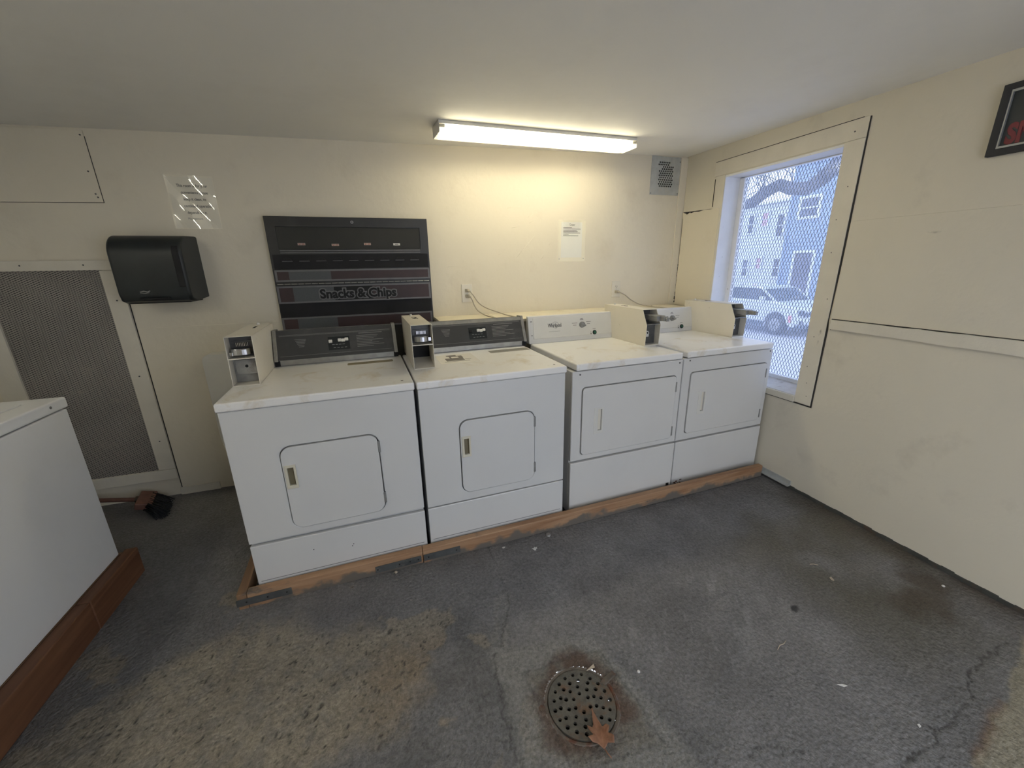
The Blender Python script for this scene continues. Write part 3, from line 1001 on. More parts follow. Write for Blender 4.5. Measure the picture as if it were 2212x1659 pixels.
    def quad(b, x0, x1, k0, k1, o):
        b.add([F(x0, k0, o), F(x1, k0, o), F(x1, k1, o), F(x0, k1, o), F(x0, k0, 0), F(x1, k0, 0), F(x1, k1, 0), F(x0, k1, 0)],
              [(0,1,2,3), (0,4,5,1), (1,5,6,2), (2,6,7,3), (3,7,4,0)])
    b = B()
    quad(b, xc0+.018, xc1-.018, .02, .86, .002)
    face = obj('control_panel', b, 'console_black', con)
    b = B()
    quad(b, xc0+.018, xc1-.018, .86, .99, .0025)
    obj('top_strip', b, 'steel' if key == 'B' else 'console_black', con)
    b = B()
    Wc = xc1-xc0
    for k in (.12, .80, .83):
        quad(b, xc0+.03, xc1-.03, k, k+.005, .0024)
    r2 = random.Random(9)
    for i in range(6):                              # small printed lines, too fine to read
        quad(b, xc0+Wc*(.165+.006*i), xc0+Wc*(.165+.006*i)+.055-.006*i, .66-.05*i, .669-.05*i, .0024)
    for i in range(8):
        quad(b, xc0+Wc*.66, xc0+Wc*.66+.05+r2.uniform(.03, .10), .66-.055*i, .669-.055*i, .0024)
    quad(b, xc0+Wc*.68, xc0+Wc*.88, .745, .757, .0024)
    for i in range(4):
        quad(b, xc0+Wc*(.455+.028*i), xc0+Wc*(.455+.028*i)+.013, .40, .413, .0024)
        quad(b, xc0+Wc*(.465+.03*i), xc0+Wc*(.465+.03*i)+.012, .29, .303, .0024)
    obj('printed_legend', b, 'white_ink', face)['kind'] = 'stuff'
    b = B()
    quad(b, xc0+Wc*.425, xc0+Wc*.60, .22, .68, .0022)
    obj('button_field', b, 'black_gloss', face)
    for i, (k, uu) in enumerate(((.52, .445), (.545, .52), (.53, .548), (.56, .576))):
        c0 = F(xc0+Wc*uu, k, .006)
        b = B().obox(c0, (.009, 0, 0), sl.normalized()*.008, nrm*.006)
        obj('button', b, 'black' if (i == 0 and key == 'B') else 'offwhite', face, .002,
            label='black push button' if (i == 0 and key == 'B') else 'white push button')
    coin_box(d, 1, .003 if key == 'A' else .018, .236 if key == 'A' else .228, zt, 1.139, '1' if key == 'A' else '2', W, 'l' if key == 'A' else 'r')
    return d

def dryer_large_door(key, label, u0c, u1c, knob, btn, ub, vb, num):
    """second kind: wide square-cornered door, white console with a knob, coin box on the right"""
    X, Y = front(key)
    W = .727
    dz = dict(C=.0045, D=.0015)[key]
    c = Vector((X+W/2*math.cos(TH)-.31*math.sin(TH), Y+W/2*math.sin(TH)+.31*math.cos(TH), 0))
    d = thing('clothes_dryer', label, 'dryer', c, TH, 'coin operated dryers in a row')
    a, y = -W/2, -.31
    zl = .876 if key == 'C' else .872
    zs = .352 if key == 'C' else .341
    obj('cabinet', B().box(a+.001, a+W-.001, y+.022, .31, .015, zl-.005), 'enamel_c', d, .006)
    hole = rr(a+.061, a+.690, .383, .780, .022, 5)
    b = B().slab('y', rect(a, a+W, zs, zl-.004), [hole], y, y+.020)
    obj('front_panel', b, 'enamel_c', d, .006, 3)
    b = B().slab('y', rr(a+.0645, a+.6865, .3865, .7765, .020, 5), [rect(a+.163, a+.188, .520, .645)], y-.005, y+.014)
    door = obj('door', b, 'enamel_c', d, .003, 3)
    b = B().slab('y', rect(a+.138, a+.195, .501, .656), [rect(a+.163, a+.188, .520, .645)], y-.0065, y-.004)
    b.box(a+.163, a+.188, y+.006, y+.009, .52, .645)
    obj('handle', b, 'offwhite', door, .0015, label='white handle plate with a finger slot')
    obj('handle_recess', B().box(a+.164, a+.187, y+.004, y+.0062, .521, .644), 'outlet', door)
    for z in (.40, .68):
        obj('hinge', B().box(a+.684, a+.693, y-.008, y+.004, z, z+.060), 'grey_metal', door, .002, label='grey hinge')
    for u in (.045, .701):
        b = B().cyl((a+u, y-.002, .854), (a+u, y+.002, .854), .0048, n=12)
        obj('screw', b, 'dark_metal', d)
    toe = obj('toe_panel', B().box(a, a+W, y-.003, y+.02, .02, zs-.010), 'enamel_c', d, .005, 3)
    if key == 'D':
        b = B()
        r2 = random.Random(4)
        for i in range(9):
            b.obox((a+.02+r2.uniform(0, .06), y-.004, .035+r2.uniform(0, .03)), (r2.uniform(.002, .006), 0, 0), (0, .0008, 0), (0, 0, r2.uniform(.002, .005)))
        obj('rust_spot', b, 'rust', toe)
    else:
        b = B().box(a+.688, a+.708, y-.006, y-.002, .055, .072)
        obj('corner_bracket', b, 'black', toe)
    zt = zl+.038
    b = B().box(a+.020, a+.715, y-.008, .31, zl, zt)
    top = obj('top', b, 'enamel_top', d, .008, 3, label='cream top')
    if key == 'D':
        b = B()
        for q in ((.33, .20), (.345, .22), (.36, .205), (.352, .19)):
            b.obox((a+q[0], y+q[1], zt+.0004), (.012, .006, 0), (-.001, .002, 0), (0, 0, .0005))
        obj('scratch', b, 'paper', top)
    z0 = zt
    xc0, xc1 = a+u0c, a+u1c
    yb, yt = y+.598, y+.640
    prof = [(yb, z0), (yb+.004, z0+.022), (yt-.012, z0+.176), (yt+.014, z0+.178), (yt+.014, z0)]
    con = obj('console', B().prism(prof, 'x', xc0, xc1), 'enamel_c', d, .004)
    P0 = Vector((0, yb+.004, z0+.030))
    P1 = Vector((0, yt-.012, z0+.168))
    sl = P1-P0
    nrm = Vector((0, -sl.z, sl.y)).normalized()
    def F(x, k, o=0.):
        p = P0+sl*k+nrm*o
        return Vector((x, p.y, p.z))
    b = B()
    xp0, xp1 = xc0+.035, xc1-.012
    prf = rr(xp0, xp1, 0, 1, .001, 1)
    b.add([F(xp0, .02, .003), F(xp1, .02, .003), F(xp1, .98, .003), F(xp0, .98, .003), F(xp0, .0, -.002), F(xp1, .0, -.002), F(xp1, 1., -.002), F(xp0, 1., -.002)],
          [(0,1,2,3), (0,4,5,1), (1,5,6,2), (2,6,7,3), (3,7,4,0)])
    face = obj('control_panel', b, 'offwhite', con, .001, label='off white control panel')
    for x in (xc0+.022, xc1-.008):
        for k in (.18, .82):
            p = F(x, k, .001)
            obj('screw', B().cyl(p, p+nrm*.003, .0035, n=10), 'dark_metal', con)
    kx = a+knob[0]
    kz = (knob[1]-P0.z)/(sl.z)
    p = F(kx, kz, .003)
    ex, ez = Vector((1, 0, 0)), sl.normalized()
    b = B().cyl(p, p+nrm*.014, .021, .019, n=24)
    q = p+nrm*.019
    dirv = (ex*.92-ez*.39).normalized()
    b.obox(q, dirv*.020, dirv.cross(nrm)*.0055, nrm*.007)
    obj('knob', b, 'grey_metal', con, .002, label='grey pointer knob')
    p = F(a+btn[0], (btn[1]-P0.z)/sl.z, .003)
    obj('start_button', B().cyl(p, p+nrm*.004, .015, n=24), 'black', con)
    bt = obj('start_button', B().cyl(p+nrm*.003, p+nrm*.009, .0105, .009, n=24), 'green', con, label='green start button')
    rot = Matrix((ex, ez, nrm)).transposed().to_euler()
    b = B()
    def bar(x, k, w, h, o=.0036):
        b.obox(F(x, k, o-.0003), (w/2, 0, 0), ez*h/2, nrm*.0003)
    for i in range(2):
        bar(kx-.055, kz+.10-.10*i, .042-.016*i, .003)
        bar(kx+.052, kz+.13-.10*i, .036-.012*i, .003)
    bar(kx, kz+.24, .026, .0035)
    bar(kx, kz+.30, .018, .0035)
    bk = (btn[1]-P0.z)/sl.z
    bar(a+btn[0]-.001, bk+.19, .024, .003)
    bar(a+btn[0]-.028, bk-.05, .007, .010)
    bar(a+btn[0]-.028, bk+.04, .004, .005)
    obj('printed_legend', b, 'grey_ink', face)['kind'] = 'stuff'
    # maker's lettering with its ring, and a thin line below it
    lx = a+.196
    t = text('lettering', 'Whirlpool', .036, 'ink', face, F(lx, .50, .0035), rot, .0004, squash=.66, fat=.0006)
    b = B()
    n = 30
    pts = []
    for i in range(n+1):
        th = rad(-150+300*i/n)
        pts.append(F(lx+.004+.026*math.cos(th), .60, .0038)+ez*(.020*math.sin(th)))
    b.tube(pts, .0007, 5)
    b.obox(F(lx-.005, .30, .0036), (.042, 0, 0), ez*.0006, nrm*.0003)
    obj('logo_ring', b, 'grey_ink', face)
    coin_box(d, 2, ub, vb, zt+.004, 1.135, num, W)
    return d

dryer_wide_lid('A', 'white dryer farthest left in the row, under the black vending machine, coin box marked 1', .112, .732, None, None)
dryer_wide_lid('B', 'white dryer second from the left, with a picture decal on its stained top', .125, .762, None, None)
dryer_large_door('C', 'cream white dryer third from the left, wide door, lettered console beside its coin box', .006, .652, (.401, 1.016), (.496, .959), .634, .234, '3')
dryer_large_door('D', 'cream white dryer at the right end of the row beside the window', .0, .668, (.432, 1.012), (.519, .947), .619, .228, '4')

# ------------------------------------------------------------------ timber curb round the dryers
cu = thing('timber_curb', 'worn timber curb on the floor along the front of the dryers', 'curb', (-1.6, -1.14, 0))
def cy(x): return -1.0386-.045+.0335*x
KT = .078
ca = TH
def curb_board(x0, x1, off, z0, z1, th, m, name, dz0=0., dz1=0., bev=.003):
    b = B()
    y0, y1 = cy(x0)-off, cy(x1)-off
    b.add([(x0, y0, z0+dz0), (x1, y1, z0+dz1), (x1, y1+th, z0+dz1), (x0, y0+th, z0+dz0),
           (x0, y0, z1+dz0), (x1, y1, z1+dz1), (x1, y1+th, z1+dz1), (x0, y0+th, z1+dz0)],
          [(0,3,2,1), (4,5,6,7), (0,1,5,4), (1,2,6,5), (2,3,7,6), (3,0,4,7)])
    b.v = [(x+1.6, y+1.14, z) for x, y, z in b.v]
    return obj(name, b, m, cu, bev)
curb_board(-3.085, -2.337, 0, .0, KT, .036, 'curb_wood', 'front_board')
curb_board(-2.335, -.045, .001, -.003, KT-.001, .036, 'curb_wood', 'front_board')
b = B()
x0 = -3.124
b.add([(x0, cy(x0), -.0), (x0+.037, cy(x0+.037), 0), (x0+.015, -.62, 0), (x0-.022, -.62, 0),
       (x0, cy(x0), KT), (x0+.037, cy(x0+.037), KT), (x0+.015, -.62, KT), (x0-.022, -.62, KT)],
      [(0,3,2,1), (4,5,6,7), (0,1,5,4), (1,2,6,5), (2,3,7,6), (3,0,4,7)])
b.v = [(x+1.6, y+1.14, z) for x, y, z in b.v]
obj('side_board', b, 'side_wood', cu, .003)
def strap(x0, x1, z0, z1, holes):
    b = B()
    off = .004
    y0, y1 = cy(x0)-off, cy(x1)-off
    b.add([(x0, y0, z0), (x1, y1, z0), (x1, y1+.0035, z0), (x0, y0+.0035, z0), (x0, y0, z1), (x1, y1, z1), (x1, y1+.0035, z1), (x0, y0+.0035, z1)],
          [(0,3,2,1), (4,5,6,7), (0,1,5,4), (1,2,6,5), (2,3,7,6), (3,0,4,7)])
    b.v = [(x+1.6, y+1.14, z) for x, y, z in b.v]
    s = obj('metal_strap', b, 'strap', cu, .001, label='flat grey metal strap')
    b = B()
    for x in holes:
        b.cyl((x+1.6, cy(x)-off-.001+1.14, (z0+z1)/2), (x+1.6, cy(x)-off+.001+1.14, (z0+z1)/2), .0035, n=10)
    obj('nail_hole', b, 'black', s)
strap(-3.128, -2.915, .020, .054, (-3.09, -3.01, -2.935))
strap(-2.56, -2.345, .014, .048, (-2.55, -2.45, -2.40, -2.36))
strap(-2.333, -2.15, .012, .048, (-2.31, -2.17))

# ------------------------------------------------------------------ washer on the left and its curb
wa = thing('washing_machine', 'white top loading washer at the left edge, only its front corner in view', 'washing machine', (-4.02, -1.137, .02))
def wl(b):
    b.v = [(x+4.02, y+1.137, z-.02) for x, y, z in b.v]
    return b
Yf, Yn = -.795, -1.480
obj('cabinet', wl(B().box(-4.35, -3.692, Yn+.002, Yf-.002, .1425, .872)), 'enamel_w', wa, .006, 3)
b = B().slab('z', rect(-4.355, -3.686, Yn-.003, Yf+.003), [rr(-4.27, -3.775, Yn+.055, Yf-.055, .03, 4)], .878, .922)
top = obj('top', wl(b), 'enamel_w', wa, .008, 3)
b = B().slab('z', rr(-4.266, -3.779, Yn+.059, Yf-.059, .028, 4), [], .880, .9235)
lid = obj('lid', wl(b), 'enamel_w', wa, .006, 3)
obj('lid', wl(B().slab('z', rr(-4.2, -3.83, Yn+.14, Yf-.14, .05, 5), [], .922, .9255)), 'enamel_w', lid, .002).name = 'lid_panel'
b = wl(B().cyl((-3.6865, -.886, .903), (-3.6845, -.886, .903), .0055, n=12))
obj('screw', b, 'grey_metal', top)
b = B().prism([(-4.35, .922), (-4.20, .922), (-4.22, .955), (-4.28, 1.07), (-4.35, 1.07)], 'y', Yn+.01, Yf-.01)
obj('console', wl(b), 'enamel_w', wa, .005)

# the next washer along, outside the frame, shades the floor beside the curb
w2 = wa.copy()
COL.objects.link(w2)
w2.location.y -= .70
w2['label'] = 'unseen white top loading washer nearer the camera, shading the floor'
for c_ in wa.children:
    n_ = c_.copy()
    COL.objects.link(n_)
    n_.parent = w2
    for g_ in c_.children:
        m_ = g_.copy()
        COL.objects.link(m_)
        m_.parent = n_
for q_ in (wa, w2):
    q_['group'] = 'washers along the left wall'

wc = thing('timber_curb', 'reddish timber curb board on the floor under the washer at far left', 'curb', (-3.67, -1.3, 0))
def cl(b):
    b.v = [(x+3.67, y+1.3, z) for x, y, z in b.v]
    return b
obj('front_board', cl(B().box(-3.690, -3.640, -1.1065, -.757, .0, .142)), 'red_wood', wc, .005, 3)
obj('front_board', cl(B().box(-3.692, -3.641, -2.6, -1.1075, .0, .141)), 'red_wood', wc, .005, 3)
obj('end_board', cl(B().box(-4.36, -3.692, -.79, -.758, .0, .128)), 'side_wood', wc, .003)
obj('deck', cl(B().box(-4.36, -3.692, -2.6, -.792, .118, .1418)), 'side_wood', wc)

# ------------------------------------------------------------------ snack vending machine set against the back wall
vm = thing('vending_machine', 'black snack vending machine on the back wall lettered Snacks & Chips', 'vending machine', (-2.53, -.025, 0))
def vl(b):
    b.v = [(x+2.53, y+.025, z) for x, y, z in b.v]
    return b
VY = -.046
obj('cabinet', vl(B().box(-2.999, -2.059, VY, -.001, .02, 1.712)), 'vend', vm, .002)
b = vl(B().slab('y', rect(-2.998, -2.060, 1.412, 1.710), [rect(-2.945, -2.112, 1.526, 1.654)], VY-.006, VY))
df = obj('door', b, 'vend', vm, .0015)
obj('lower_panel', vl(B().box(-2.985, -2.070, VY-.0068, VY-.004, 1.4125, 1.497)), 'black', df)
obj('lower_panel', vl(B().box(-2.9945, -2.066, VY-.002, VY+.001, 1.122, 1.207)), 'black', vm)
obj('window_panel', vl(B().box(-2.944, -2.113, VY-.0025, VY+.001, 1.527, 1.653)), 'vend_glass', df, label='smoked product window')
b = vl(B().cyl((-2.517, VY-.014, 1.684), (-2.517, VY-.005, 1.684), .0085, .0095, n=20))
lk = obj('lock', b, 'grey_metal', df, .001, label='round silver lock')
obj('keyhole', vl(B().box(-2.5185, -2.5155, VY-.0147, VY-.0135, 1.680, 1.688)), 'black', lk)
for i, (xa, xb, z, t) in enumerate(((-2.839, -2.797, 1.5565, '$1.00'), (-2.650, -2.608, 1.5515, '$1.00'), (-2.461, -2.420, 1.557, '$1.00'), (-2.283, -2.241, 1.555, ''))):
    pl = obj('price_label', vl(B().box(xa, xb, VY-.0035, VY-.0022, z-.0065, z+.0065)), 'price' if i < 3 else 'paper', df, label='small price label')
    if t:
        text('lettering', t, .0150, 'price_red', pl, ((xa+xb)/2+2.53, VY-.0036+.025, z-.0052), ext=.0003)
    else:
        obj('lettering', vl(B().box(xa+.010, xb-.010, VY-.0038, VY-.0034, z-.0022, z+.0022)), 'grey_ink', pl)
b = vl(B().box(-2.939, -2.116, VY-.016, VY-.005, 1.515, 1.5215).box(-2.939, -2.116, VY-.014, VY-.005, 1.503, 1.509))
obj('trim_rail', b, 'vend_grey', df, .001, label='grey double rail')
for i in range(9):                                  # column of pull tabs under the window
    xc = -2.909+i*(.752/8)
    b = B().box(xc-.034, xc+.034, VY-.0075, VY-.005, 1.430, 1.490)
    sl = obj('slot', vl(b), 'black', df)
    b = B()
    n = 8
    pr = [(xc-.024, 1.461)]+[(xc-.024*math.cos(math.pi*k/n), 1.463+.016*math.sin(math.pi*k/n)) for k in range(n+1)]+[(xc+.024, 1.461)]
    b.slab('y', pr, [], VY-.0115, VY-.0070)
    tb = obj('pull_tab', vl(b), 'black', sl, .001)
    obj('edge', vl(B().box(xc-.028, xc+.028, VY-.013, VY-.007, 1.4565, 1.4595)), 'vend_grey', sl)
def band(z0, z1, x1, xa, xb, withtext=False, x0=-2.990):
    fr = obj('stripe_panel', vl(B().box(x0, x1, VY-.010, VY, z0, z1)), 'vend', vm, .0012)
    b = B().slab('y', rect(x0, x1, z0, z1), [rect(x0+.011, x1-.011, z0+.010, z1-.010)], VY-.0118, VY-.009)
    obj('border', vl(b), 'vend_grey', fr)
    obj('stripe', vl(B().box(x0+.011, xa, VY-.0108, VY-.009, z0+.010, z1-.010)), 'maroon', fr)
    obj('stripe', vl(B().box(xa, xb, VY-.0108, VY-.009, z0+.010, z1-.010)), 'grey_dots', fr)
    if withtext:
        # dark band fades into the maroon at the right end
        obj('stripe', vl(B().box(xb, -2.44, VY-.0108, VY-.009, z0+.010, z1-.010)), 'black', fr)
        obj('stripe', vl(B().box(-2.44, x1-.011, VY-.0108, VY-.009, z0+.010, z1-.010)), 'maroon', fr)
    else:
        obj('stripe', vl(B().box(xb, x1-.011, VY-.0108, VY-.009, z0+.010, z1-.010)), 'maroon', fr)
    return fr
band(1.338, 1.407, -2.066, -2.913, -2.677, x0=-2.988)
f2 = band(1.208, 1.312, -2.068, -2.905, -2.672, True, x0=-2.992)
band(1.040, 1.121, -2.069, -2.907, -2.675, x0=-2.995)
pos = (-2.525+2.53, VY-.0113+.025, 1.2335)
text('letter_outline', 'Snacks & Chips', .076, 'vend_grey', f2, pos, ext=.0006, fat=.0098, squash=.985)
text('lettering', 'Snacks & Chips', .076, 'black', f2, (pos[0], pos[1]-.0010, pos[2]), ext=.0005, fat=.0030, squash=.985)
b = B()
for i in range(24):
    x = -2.985+i*.0382
    b.cyl((x, VY-.008, 1.3235), (x+.034, VY-.008, 1.3235), .0032, n=8)
obj('piano_hinge', vl(b), 'steel', vm, label='long silver hinge')

# ------------------------------------------------------------------ paper towel dispenser
td = thing('paper_towel_dispenser', 'black rounded paper towel dispenser on the back wall above the mesh panel', 'paper towel dispenser', (-3.50, -.11, 1.25))
def tl(b):
    b.v = [(x+3.50, y+.11, z-1.25) for x, y, z in b.v]
    return b
b = B()
b.smooth = True
prof = [(0, 1.262), (-.175, 1.250), (-.212, 1.262), (-.226, 1.300)]
for i in range(9):
    a = rad(90*i/8)
    prof.append((-.126-.100*math.cos(a), 1.497+.098*math.sin(a)))
prof += [(0, 1.600)]
def xs(p):                                          # the sides draw in a little towards the top and front
    return (.163-.010*(-p[0]/.22), .172-.008*(-p[0]/.22))
n = len(prof)
vs = []
for k, (xa) in enumerate((-1, 1)):
    for p in prof:
        l, r = xs(p)
        vs.append((-3.537-l if xa < 0 else -3.537+r, p[0], p[1]))
b.add(vs, [tuple(range(n)), tuple(reversed(range(n, 2*n)))]+[(i, i+n, (i+1) % n+n, (i+1) % n) for i in range(n)])
bd = obj('body', tl(b), 'black_gloss', td, .034, 6)
bd.modifiers['bevel'].limit_method = 'WEIGHT'      # round the front edges, leave the edges on the wall sharp
bd.modifiers['bevel'].harden_normals = True
_me = bd.data
_w = _me.attributes.new('bevel_weight_edge', 'FLOAT', 'EDGE')
for _e in _me.edges:
    _p, _q = (_me.vertices[k].co for k in _e.vertices)
    _same = abs(_p.x-_q.x) < .03                    # an edge of one of the two sides
    _w.data[_e.index].value = 1. if (_same and max(_p.y, _q.y) < .06) else (.55 if _same and min(_p.y, _q.y) < .06 else 0.)
_me.set_sharp_from_angle(angle=rad(35))
b = B().prism([(-.20, 1.330), (-.2285, 1.330), (-.2285, 1.505), (-.218, 1.540), (-.20, 1.545)], 'x', -3.415, -3.385)
obj('window_strip', tl(b), 'black', td, .003, label='smoked window strip')
b = B().box(-3.670, -3.395, -.180, -.014, 1.2475, 1.266)
obj('bottom_plate', tl(b), 'black', td, .002)
b = B().box(-3.60, -3.47, -.232, -.20, 1.268, 1.280)
obj('paper_slot', tl(b), 'black', td, .004)
b = B()
pts = [(-3.592, -.2275, 1.310), (-3.575, -.2279, 1.314), (-3.560, -.2279, 1.309), (-3.548, -.2279, 1.315)]
b.tube(pts, .0028, 6).tube([(-3.592, -.2276, 1.305), (-3.57, -.2278, 1.303), (-3.552, -.2278, 1.306)], .002, 6)
obj('emblem', tl(b), 'grey_metal', td, label='small grey emblem')

# ------------------------------------------------------------------ notices
nt_ = thing('paper_notice', 'notice in a shiny clear sleeve on the back wall above the towel dispenser', 'notice', (-3.34, -.002, 1.64))
def nl(b):
    b.v = [(x+3.34, y+.002, z-1.64) for x, y, z in b.v]
    return b
b = B()
nx, nz = 16, 18
vs, fs = [], []
for j in range(nz+1):
    for i in range(nx+1):
        x = -3.448+.226*i/nx
        z = 1.640+.275*j/nz
        y = -.0085-.0032*math.sin(3.1*i/nx*math.pi+2.3*j/nz)*math.sin(2.2*j/nz*math.pi+.6*i/nx)-.0015*math.sin(9*i/nx+7*j/nz)
        vs.append((x, y, z))
for j in range(nz):
    for i in range(nx):
        k = j*(nx+1)+i
        fs.append((k, k+1, k+nx+2, k+nx+1))
b.smooth = True
b.add(vs, fs)
sv = obj('sleeve', nl(b), 'sleeve', nt_, label='clear plastic sleeve')
pg = obj('page', nl(B().box(-3.442, -3.228, -.0014, -.0004, 1.646, 1.908)), mat('greyed_paper', (.70, .655, .55), .7, var=.02), nt_)
for i, (s, dx) in enumerate((('This room is for your', 0), ('convenience please', .006), ('keep it clean, its', .002), ('continued operation', .012), ('depends on it.', 0))):
    text('lettering', s, .0205, 'ink', pg, (-3.330+dx+3.34, -.0016+.002, 1.858-i*.0345-1.64), ext=.0002, squash=.80, fat=.0004)
text('lettering', 'Management', .0155, 'grey_ink', pg, (-3.345+3.34, -.0016+.002, 1.690-1.64), ext=.0002, squash=.9)

ds = thing('paper_notice', 'small instruction sheet in a clear sleeve on the back wall, right of the centre outlet', 'notice', (-.985, -.002, 1.43))
def dl(b):
    b.v = [(x+.985, y+.002, z-1.43) for x, y, z in b.v]
    return b
obj('page', dl(B().box(-1.074, -.902, -.0014, -.0003, 1.462, 1.712)), 'paper', ds)
obj('sleeve', dl(B().box(-1.098, -.874, -.0028, -.0018, 1.434, 1.726)), 'sleeve', ds, label='clear plastic sleeve')
text('lettering', 'Dryer', .019, 'grey_ink', ds, (0, -.0016+.002, 1.690-1.43), ext=.0002)
b = B().box(-1.004, -.966, -.0019, -.0012, 1.687, 1.6885)
ln = (.070, .142, .110, .118, .140, .045, .124)
for i, l in enumerate(ln):
    b.box(-1.058, -1.058+l, -.0019, -.0012, 1.672-i*.0093, 1.6755-i*.0093)
obj('printed_lines', dl(b), 'grey_ink', ds)['kind'] = 'stuff'
b = B()
for x, z in ((-1.088, 1.452), (-.886, 1.455)):
    b.cyl((x, -.0035, z), (x, -.001, z), .003, n=8)
obj('pin', dl(b), 'grey_metal', ds)

# ------------------------------------------------------------------ outlets and cords
def outlet(xc, zc, lab, plug_top, plug_bot):
    o = thing('wall_outlet', lab, 'outlet', (xc, 0, zc))
    obj('cover_plate', B().box(-.039, .039, -.006, 0, -.0635, .0635), 'outlet', o, .003)
    for dzz, used in ((.0195, plug_top), (-.0195, plug_bot)):
        b = B().slab('y', rr(-.0165, .0165, dzz-.014, dzz+.014, .010, 4), [], -.0085, -.005)
        r_ = obj('socket', b, 'outlet', o, .0008)
        if not used:
            b = B().box(-.0075, -.0050, -.0088, -.0080, dzz-.001, dzz+.008).box(.0050, .0075, -.0088, -.0080, dzz-.001, dzz+.007)
            b.cyl((0, -.0088, dzz-.007), (0, -.008, dzz-.007), .0026, n=10)
            obj('slots', b, 'black', r_)
    obj('screw', B().cyl((0, -.0075, 0), (0, -.006, 0), .003, n=10), 'steel', o)
outlet(-1.805, 1.227, 'ivory wall outlet with two plugs, right of the vending machine', True, True)
outlet(-.583, 1.215, 'ivory wall outlet with one plug, near the right corner of the back wall', False, True)
def cord(lab, xc, zc, pts, grey=True, ang=1):
    c = thing('power_cord', lab, 'power cord', (xc, -.0085, zc), 0)
    b = B().box(-.013, .013, -.024, 0, -.011, .011)
    b.cyl((0, -.024, 0), (.012*ang, -.040, -.004), .010, .0065, n=14)
    obj('plug', b, 'cord', c, .003)
    P = [Vector((.012*ang, -.040, -.004))]+[Vector((x-xc, y+.0085, z-zc)) for x, y, z in pts]
    fine = []
    for i in range(len(P)-1):                       # Catmull-Rom through the points
        p0, p1, p2, p3 = P[max(i-1, 0)], P[i], P[i+1], P[min(i+2, len(P)-1)]
        for k in range(8):
            t = k/8
            fine.append(.5*((2*p1)+(p2-p0)*t+(2*p0-5*p1+4*p2-p3)*t*t+(3*p1-p0-3*p2+p3)*t**3))
    fine.append(P[-1])
    obj('cable', B().tube(fine, .0042, 8), 'cord', c)
cord('grey cord from the upper socket of the centre outlet, drooping right over the ledge', -1.805, 1.2465,
     [(-1.765, -.055, 1.205), (-1.735, -.06, 1.160), (-1.685, -.075, 1.125), (-1.62, -.12, 1.098), (-1.575, -.19, 1.082), (-1.55, -.30, 1.079), (-1.545, -.368, 1.079)])
cord('grey cord from the lower socket of the centre outlet, dropping straight to the ledge', -1.805, 1.2075,
     [(-1.779, -.052, 1.180), (-1.765, -.055, 1.140), (-1.745, -.085, 1.104), (-1.715, -.16, 1.083), (-1.69, -.28, 1.079), (-1.678, -.368, 1.078)])
cord('grey cord running from the right corner outlet down behind a coin box', -.583, 1.1955,
     [(-.525, -.05, 1.170), (-.47, -.055, 1.130), (-.41, -.07, 1.098), (-.36, -.12, 1.082), (-.33, -.22, 1.079), (-.315, -.325, 1.079), (-.312, -.342, 1.078)])

# ------------------------------------------------------------------ ledge along the wall behind the dryers
lg = thing('wall_ledge', 'cream painted ledge along the back wall behind the dryers', 'ledge', (-1.0, -.19, .9))
def ll(b):
    b.v = [(x+1.0, y+.19, z-.9) for x, y, z in b.v]
    return b
ledge_paint = overlay(mat('dusty_ledge_paint', (.70, .64, .50), .55, var=.04, scale=6), (.38, .31, .22), 7, .58, .76)
obj('board', ll(B().box(-2.050, -1.665, -.378, -.0005, 1.052, 1.0725)), ledge_paint, lg, .003)
obj('board', ll(B().box(-1.662, -.995, -.378, -.0005, 1.052, 1.0735)), ledge_paint, lg, .003)
obj('board', ll(B().box(-.993, -.064, -.352, -.0005, 1.052, 1.0735)), ledge_paint, lg, .003)
obj('support', ll(B().box(-2.03, -.07, -.30, -.27, .62, 1.052)), 'wall', lg)
for x in (-2.0, -1.0, -.1):
    obj('bracket', ll(B().box(x-.02, x+.02, -.27, -.0005, .72, 1.052)), 'wall', lg)
o = tag(obj('screw', B().cyl((-.30, -.10, 1.0735), (-.30, -.10, 1.079), .006, .004, n=8), 'grey_ink'),
        'dark screw head lying on the ledge near the right corner', 'screw')

# ------------------------------------------------------------------ mesh panel low on the back wall
gp = thing('mesh_panel', 'grey metal lath panel in a painted frame low on the left of the back wall', 'mesh panel', (-4.08, 0, .13))
def gl(b):
    b.v = [(x+4.08, y, z-.13) for x, y, z in b.v]
    return b
obj('lath', gl(B().box(-4.33, -3.835, -.006, -.0005, .19, 1.425)), 'lath', gp)
obj('frame_board', gl(B().box(-4.43, -3.752, -.020, -.0005, 1.424, 1.476)), 'trim', gp, .002)
obj('frame_board', gl(B().box(-3.842, -3.757, -.018, -.0005, .206, 1.422)), 'trim', gp, .002)
obj('frame_board', gl(B().box(-4.43, -4.326, -.018, -.0005, .206, 1.422)), 'trim', gp, .002)
obj('frame_board', gl(B().box(-4.43, -3.757, -.020, -.0005, .136, .204)), 'trim', gp, .002)
obj('crack', gl(B().box(-3.757, -3.7535, -.004, -.0005, .03, 1.42)), 'gap', gp)
for x, z in ((-4.16, 1.452), (-3.90, 1.452), (-3.80, 1.26), (-3.80, .82), (-3.795, .40)):
    obj('screw', gl(B().cyl((x, -.0205, z), (x, -.017, z), .004, n=10)), 'dark_metal', gp)

